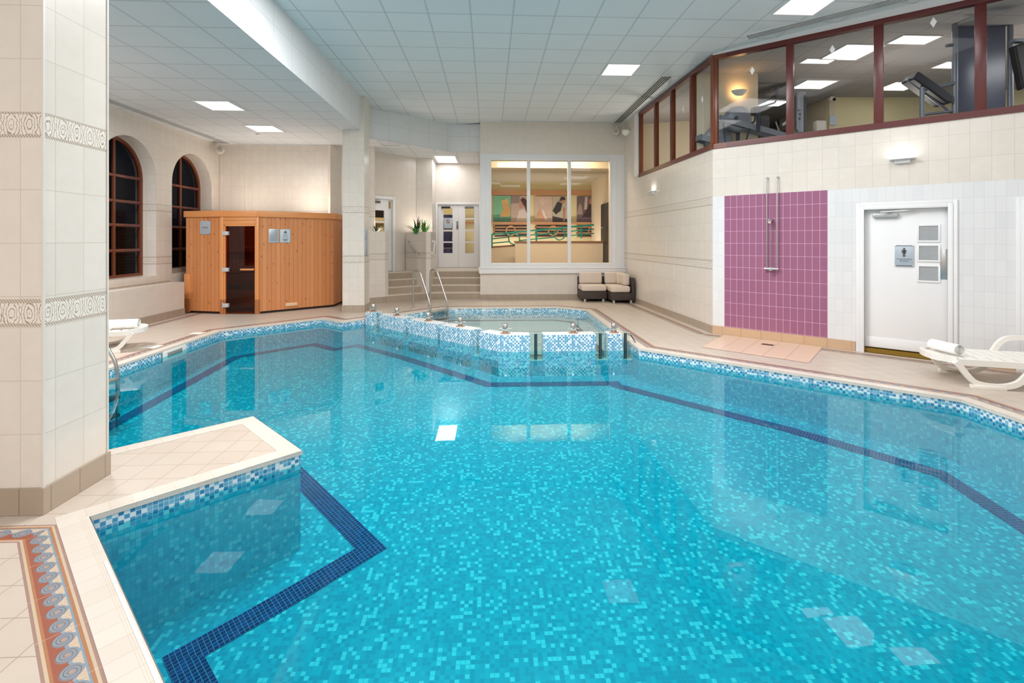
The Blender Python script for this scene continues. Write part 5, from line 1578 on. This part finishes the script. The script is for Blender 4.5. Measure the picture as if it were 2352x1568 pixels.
g = G(); x2, z2 = px3(1100, 571, 16.5); x3, z3 = px3(1184, 565, 16.5); g.slab_y([(x2, z2), (x3, z3), (x3, z3 + .05), (x2, z2 + .05)], .55, .62); g.build('ramp_kerb', BROWNWALL, t)
g = G(); g.slab_y([(x2, FLO), (x3, FLO), (x3, z3), (x2, z2)], .56, .62); g.build('ramp_side', CORRWALL, t)
t = thing('dark_cabinet', 'tall dark two part panel on the right corridor wall', 'cabinet', (3.83, 15.6, FLO), -pi / 2)
g = G(); g.box(-.7, -.03, .0, .35, 0, 1.3); g.box(-.7, -.03, 1.32, .35, 0, 2.1); g.build('panel', DARK, t)
for (x_, y_, zc) in ((.8, 13.95, 4.345), (1.7, 13.95, 4.345), (2.7, 13.95, 4.345), (-2.5, 16.6, CZ), (-4.3, 16.0, CZ)):  # hidden ceiling lights added to brighten the corridor
    panel_light(x_, y_, zc, 'added ceiling light in the corridor, hidden above the window head', 'added corridor ceiling lights', emit('added_corridor_lamp', (255, 234, 202), 44.0) if 'added_corridor_lamp' not in bpy.data.materials else bpy.data.materials['added_corridor_lamp'], .5, .5)
for k, (x_, z_) in enumerate(((-1.72, FLO), (-1.37, FLO))):
    t = thing('locker', 'navy locker behind the left double door leaf, ' + ('left one' if k == 0 else 'right one'), 'locker', (x_, 17.2, z_), 0, 'navy lockers in the corridor')
    for j in range(3):
        g = G(); g.box(0, 0, j * .6 + .01, .33, .4, j * .6 + .59, .004); b_ = g.build('locker_door', LOCKER, t)
        g = G(); g.box(.03, -.01, j * .6 + .3, .06, 0, j * .6 + .36); g.build('lock', CHROME, b_)
t = thing('hall_partition', 'dark framed partition seen through the single door', 'partition', (-3.6, 15.3, FLO), .7)
g = G(); g.box(-1.2, 0, 0, -.2, .05, 2.2); g.box(.35, 0, 0, .9, .05, 2.2); g.box(-1.2, 0, 1.6, .9, .05, 2.2); g.build('dark_panel', DARK, t)
g = G(); g.box(.42, -.02, 1.0, .8, 0, 1.5); g.build('framed_notice', SIGNSILVER, t)

# ------------------------------------------------------------------ gym
for (px_, py_, l, sx_, sy_) in ((1956, 120, 'large bright panel in the gym ceiling', .62, .62), (1870, 194, 'gym light panel left of the wide mullion', .62, .5), (2100, 91, 'gym light panel above the diamond sticker', .6, .3), (2067, 198, 'gym light panel behind the weight bench', .6, .5), (1776, 237, 'gym light panel behind the rowing machine', .5, .4), (1878, 140, 'narrow gym light panel beside the large bright one', .5, .2), (2182, 149, 'small gym light panel behind the steel post', .4, .3)):
    d_ = (4.74 - 1.6) * 1104 / (551 - py_); x_, y_ = deep(px_, d_)
    panel_light(x_, y_, GC - .002, l, 'light panels in the gym ceiling', PANELOFF, sx_, sy_)
for x_, y_ in ((9.6, 6.2), (11.6, 7.2), (9.2, 4.8), (12.2, 5.2)):  # panels added off to the right to brighten the gym
    panel_light(x_, y_, GC - .002, 'added gym light panel out of sight to the right', 'added gym panels beyond the right edge', ALCOVE_ADDED_PANEL, 1.1, 1.1)
ADDEDLAMP = emit('added_uplighter_lamp', (255, 244, 230), 48.0)  # lamp face of all the uplighters added for brightness
for x_, y_, z_, l in ((4.6, 11.2, GZ, 'added floor uplighter on the gym floor behind the narrow panes'), (6.6, 8.0, GZ, 'added floor uplighter on the gym floor by the rowing machines'), (8.6, 6.6, GZ, 'added floor uplighter on the gym floor by the weight bench'), (0.4, 17.2, FLO, 'added floor uplighter below the green swimmer picture'), (1.6, 17.0, FLO, 'added floor uplighter below the corridor pictures, left'), (3.0, 17.0, FLO, 'added floor uplighter below the corridor pictures, right')):  # unseen uplighters added to lift the light in gym and corridor
    t = thing('added_floor_uplighter', l, 'added floor lamp', (x_, y_, z_), 0, 'added floor uplighters')
    g = G(); g.box(-.2, -.2, 0, .2, .2, .1, .01); g.build('housing', WHITE, t)
    g = G(); g.face([(-.17, -.17, .105), (.17, -.17, .105), (.17, .17, .105), (-.17, .17, .105)]); g.build('lamp_face', ADDEDLAMP, t)
for x_, y_, l in ((-2.85, 12.62, 'added uplighter sunk in the top of the left planter'), (-1.95, 14.1, 'added uplighter sunk in the top of the middle planter')):  # lamps added inside the planters to light the alcove and far end
    t = thing('added_planter_uplighter', l, 'lamp', (x_, y_, 1.791), 0, 'added uplighters sunk in the planters')
    g = G(); g.box(-.1, -.1, 0, .1, .1, .012, .003); g.build('housing', WHITE, t)
    g = G(); g.face([(-.09, -.09, .014), (.09, -.09, .014), (.09, .09, .014), (-.09, .09, .014)]); g.build('lamp_face', ADDEDLAMP, t)
for x_, y_ in ((-6.0, 11.8), (-4.5, 12.0)):  # hidden roof lamps added to brighten the low ceiling and back wall
    t = thing('added_roof_uplighter', 'added uplighter lying on the sauna roof, hidden by the fascia', 'wall lamp', (x_, y_, 2.11), 0, 'added uplighters on the sauna roof')
    g = G(); g.box(-.25, -.12, 0, .25, .12, .06, .01); g.build('housing', WHITE, t)
    g = G(); g.face([(-.22, -.1, .065), (.22, -.1, .065), (.22, .1, .065), (-.22, .1, .065)]); g.build('lamp_face', ADDEDLAMP, t)
pt = deep(1697, 9.0)
t = thing('wall_sconce', 'glowing half bowl wall sconce in the gym', 'wall lamp', (pt[0], pt[1], hgt(212, 9.0)), atan2(deep(1741, 9.05)[1] - deep(1657, 9.05)[1], deep(1741, 9.05)[0] - deep(1657, 9.05)[0]))
g = G()
prof = [(.02, -.07), (.07, -.06), (.12, -.02), (.145, .03)]
rings = [[(r * cos(pi + pi * k / 14), r * .75 * sin(pi + pi * k / 14), z) for k in range(15)] for r, z in prof]
for A_, B_ in zip(rings, rings[1:]):
    for k in range(14): g.face([A_[k], A_[k + 1], B_[k + 1], B_[k]], smooth=True)
g.build('bowl', WHITEPLASTIC, t)
g = G(); g.box(-.05, -.05, .0, .05, -.02, .03); g.build('bulb', emit('sconce_bulb', (255, 196, 130), 60.0), t)
def rower(label, loc, rz, tilt=-.22):
    t = thing('rowing_machine', label, 'rowing machine', loc, rz, 'rowing machines behind the gallery glass')
    mt = Matrix.Rotation(pi / 2, 4, 'X')
    g = G(); g.lathe([(.18, -.075), (.235, -.06), (.24, 0), (.235, .06), (.18, .075), (.06, .085)], (0, 0, 0), 36, mt); g.build('flywheel', MACHGREY, t)
    g = G(); g.lathe([(.15, -.085), (.16, -.082), (.05, -.09)], (0, 0, 0), 32, mt) ; g.build('flywheel_guard', MACHDARK, t)
    g = G(); g.slab_y([(-.36, .06), (.95, -.30), (.95, -.40), (-.36, -.05)], -.13, -.09); g.slab_y([(-.36, .06), (.95, -.30), (.95, -.40), (-.36, -.05)], .09, .13); g.box(-.38, -.13, -.04, -.34, .13, .05); r_ = g.build('rail', MACHGREY, t)
    g = G(); g.cyl((-.08, -.16, -.0), (-.08, -.13, -.0), .03, 16); g.build('rail_knob', MACHDARK, r_)
    g = G(); g.tube([(-.3, -.1, 0), (-.22, -.1, -.9)], .018, 8); g.tube([(.2, -.1, -.1), (-.02, -.1, -.9)], .018, 8); g.build('leg', MACHDARK, t)
    g = G(); g.slab_y([(.28, -.25), (.34, -.25), (.34, .2), (.28, .2)], -.16, -.13); g.tube(fillet([(.31, -.145, .18), (.62, -.145, .27), (.64, -.14, .48)], .04, 3), .018, 8); g.build('monitor_arm', MACHDARK, t)
    g = G(); g.box(.58, -.2, .4, .66, -.05, .54, .01); g.build('monitor', MACHDARK, t)
ra = deep(1693, 8.75)
rower('nearer grey rowing machine left of the first wide mullion', (ra[0], ra[1], hgt(275, 8.75)), -YAW)
rb = deep(1657, 9.0)
ra2 = deep(1648, 8.95)
rower('farther rowing machine partly hidden by the corner post', (ra2[0], ra2[1], hgt(318, 8.95)), -YAW)
def gx(px, py, d): p = deep(px, d); return (p[0], p[1], hgt(py, d))
t = thing('cable_machine', 'tall silver weight tower lettered MAT behind the mullion', 'gym machine', gx(1838, 300, 9.4), -YAW)
g = G(); g.box(-.1, -.05, -.25, .1, .14, .75, .045, 4); g.build('tower_cover', MACHGREY, t)
g = G(); g.box(.02, -.055, -.2, .105, .1, .7, .03, 3); g.build('tower_side', MACHDARK, t)
g = G(); g.tube(fillet([(-.05, 0, .68), (-.42, 0, .7), (-.78, -.1, .52)], .12, 5), .015, 8); g.build('pull_arm', MACHDARK, t)
g = G(); g.box(-.2, -.12, -.2, .26, .1, -.06, .04, 3); g.build('seat_pad', PADDARK, t)
text('lettering', 'M A T', .085, MACHDARK, t, (-.035, -.058, .3), (pi / 2, -pi / 2, 0))
t = thing('treadmill', 'long low grey treadmill deck along the gallery sill', 'treadmill', gx(1900, 312, 7.45), atan2(eB.y, eB.x) + .12)
g = G(); g.slab_y([(-.35, -.05), (1.15, .02), (1.15, .1), (-.35, .03)], .0, .25); g.build('deck', MACHDARK, t)
g = G(); g.slab_y([(-.35, .03), (1.15, .1), (1.15, .115), (-.35, .045)], .0, .04); g.build('side_rail', MACHGREY, t)
t = thing('dumbbell_rack', 'dark gym machine parts with silver grips behind the rower', 'gym machine', gx(1775, 300, 9.3), -YAW)
g = G(); g.box(-.3, 0, -.3, -.05, .1, .3, .03); g.box(-.24, -.01, -.2, -.14, .02, .22); g.build('padded_back', PADDARK, t)
g = G(); g.tube([(-.2, 0, .05), (.15, 0, -.12)], .018, 8); g.tube([(.0, -.1, .15), (.12, -.1, -.2)], .015, 8); g.tube([(.12, -.1, .08), (.28, -.1, .2), (.3, -.1, .24)], .03, 8); g.build('grips', MACHGREY, t)
g = G(); g.lathe([(.05, -.08), (.14, -.05), (.14, .05), (.05, .08)], (.33, .0, -.05), 20, Matrix.Rotation(0, 4, 'X')); g.build('weight', MACHDARK, t)
bench = thing('weight_bench', 'weight bench with a slanted charcoal pad and grey tube frame', 'weight bench', gx(2120, 290, 7.0), -YAW)
s_ = 7.0 / 1104
bx = lambda px, py: ((px - 2120) * s_, (290 - py) * s_)
g = G(); g.slab_y([bx(2093, 182), bx(2104, 165), bx(2186, 222), bx(2182, 238), bx(2170, 238)], -.05, .2, .02); g.build('slanted_pad', PADDARK, bench)
g = G()
def tb(a, b, r_, y_=.0): g.tube([(bx(*a)[0], y_, bx(*a)[1]), (bx(*b)[0], y_, bx(*b)[1])], r_, 12)
tb((2092, 178), (2195, 256), .022, .07); tb((2118, 200), (2118, 300), .03); tb((2130, 205), (2196, 190), .033); tb((2118, 205), (2132, 203), .033); tb((2118, 264), (2195, 254), .02)
g.build('tube_frame', MACHGREY, bench)
t = thing('power_rack', 'tall grey tubular power rack posts with a tinted screen', 'gym rack', gx(2193, 260, 7.0), -YAW)
s2 = 7.0 / 1104
g = G(); g.cyl((0, 0, -.3), (0, 0, 1.55), .035, 16); g.build('post', MACHGREY, t)
g = G(); g.cyl((.86, .05, -.3), (.86, .05, 1.7), .035, 16); g.build('post', MACHGREY, t)
g = G(); g.box(.05, .06, -.35, .8, .09, 1.6); g.build('tinted_screen', PURPLESCREEN, t)
g = G(); g.tube([(-.12, 0, .98), (.0, 0, 1.0)], .025, 8); g.build('hook', MACHDARK, t)
t = thing('hanging_pads', 'dark padded straps hanging at the far right gallery pane', 'gym machine', gx(2348, 180, 6.6), -YAW)
g = G(); g.slab_y([(-.1, .45), (.05, .5), (.12, -.1), (.02, -.15)], 0, .1, .02); g.build('pad', DARK, t)
g = G(); g.box(-.12, -.02, .5, .1, .06, .54); g.build('bracket', MACHGREY, t)
t = thing('security_camera', 'small white dome camera under the gym ceiling', 'camera', gx(1914, 226, 10.4), -YAW)
g = G(); g.box(-.06, 0, -.03, .04, .1, .05, .02); g.build('camera_body', WHITEPLASTIC, t)
g = G(); g.lathe([(.02, -.02), (.035, 0), (.02, .03)], (.02, -.02, 0), 16, Matrix.Rotation(pi / 2, 4, 'X')); g.build('lens', BLACK, t)
t = thing('towel_dispenser', 'white paper dispenser on the gym back wall', 'dispenser', gx(1888, 288, 10.62), -YAW)
g = G(); g.box(-.12, 0, -.14, .12, .15, .12, .03); g.build('dispenser_body', WHITEPLASTIC, t)
t = thing('gym_notice', 'small grey notice beside the dispenser on the gym wall', 'notice', gx(1914, 276, 10.57), -YAW)
g = G(); g.box(-.08, 0, -.1, .08, .015, .1); g.build('notice_plate', SIGNSILVER, t)
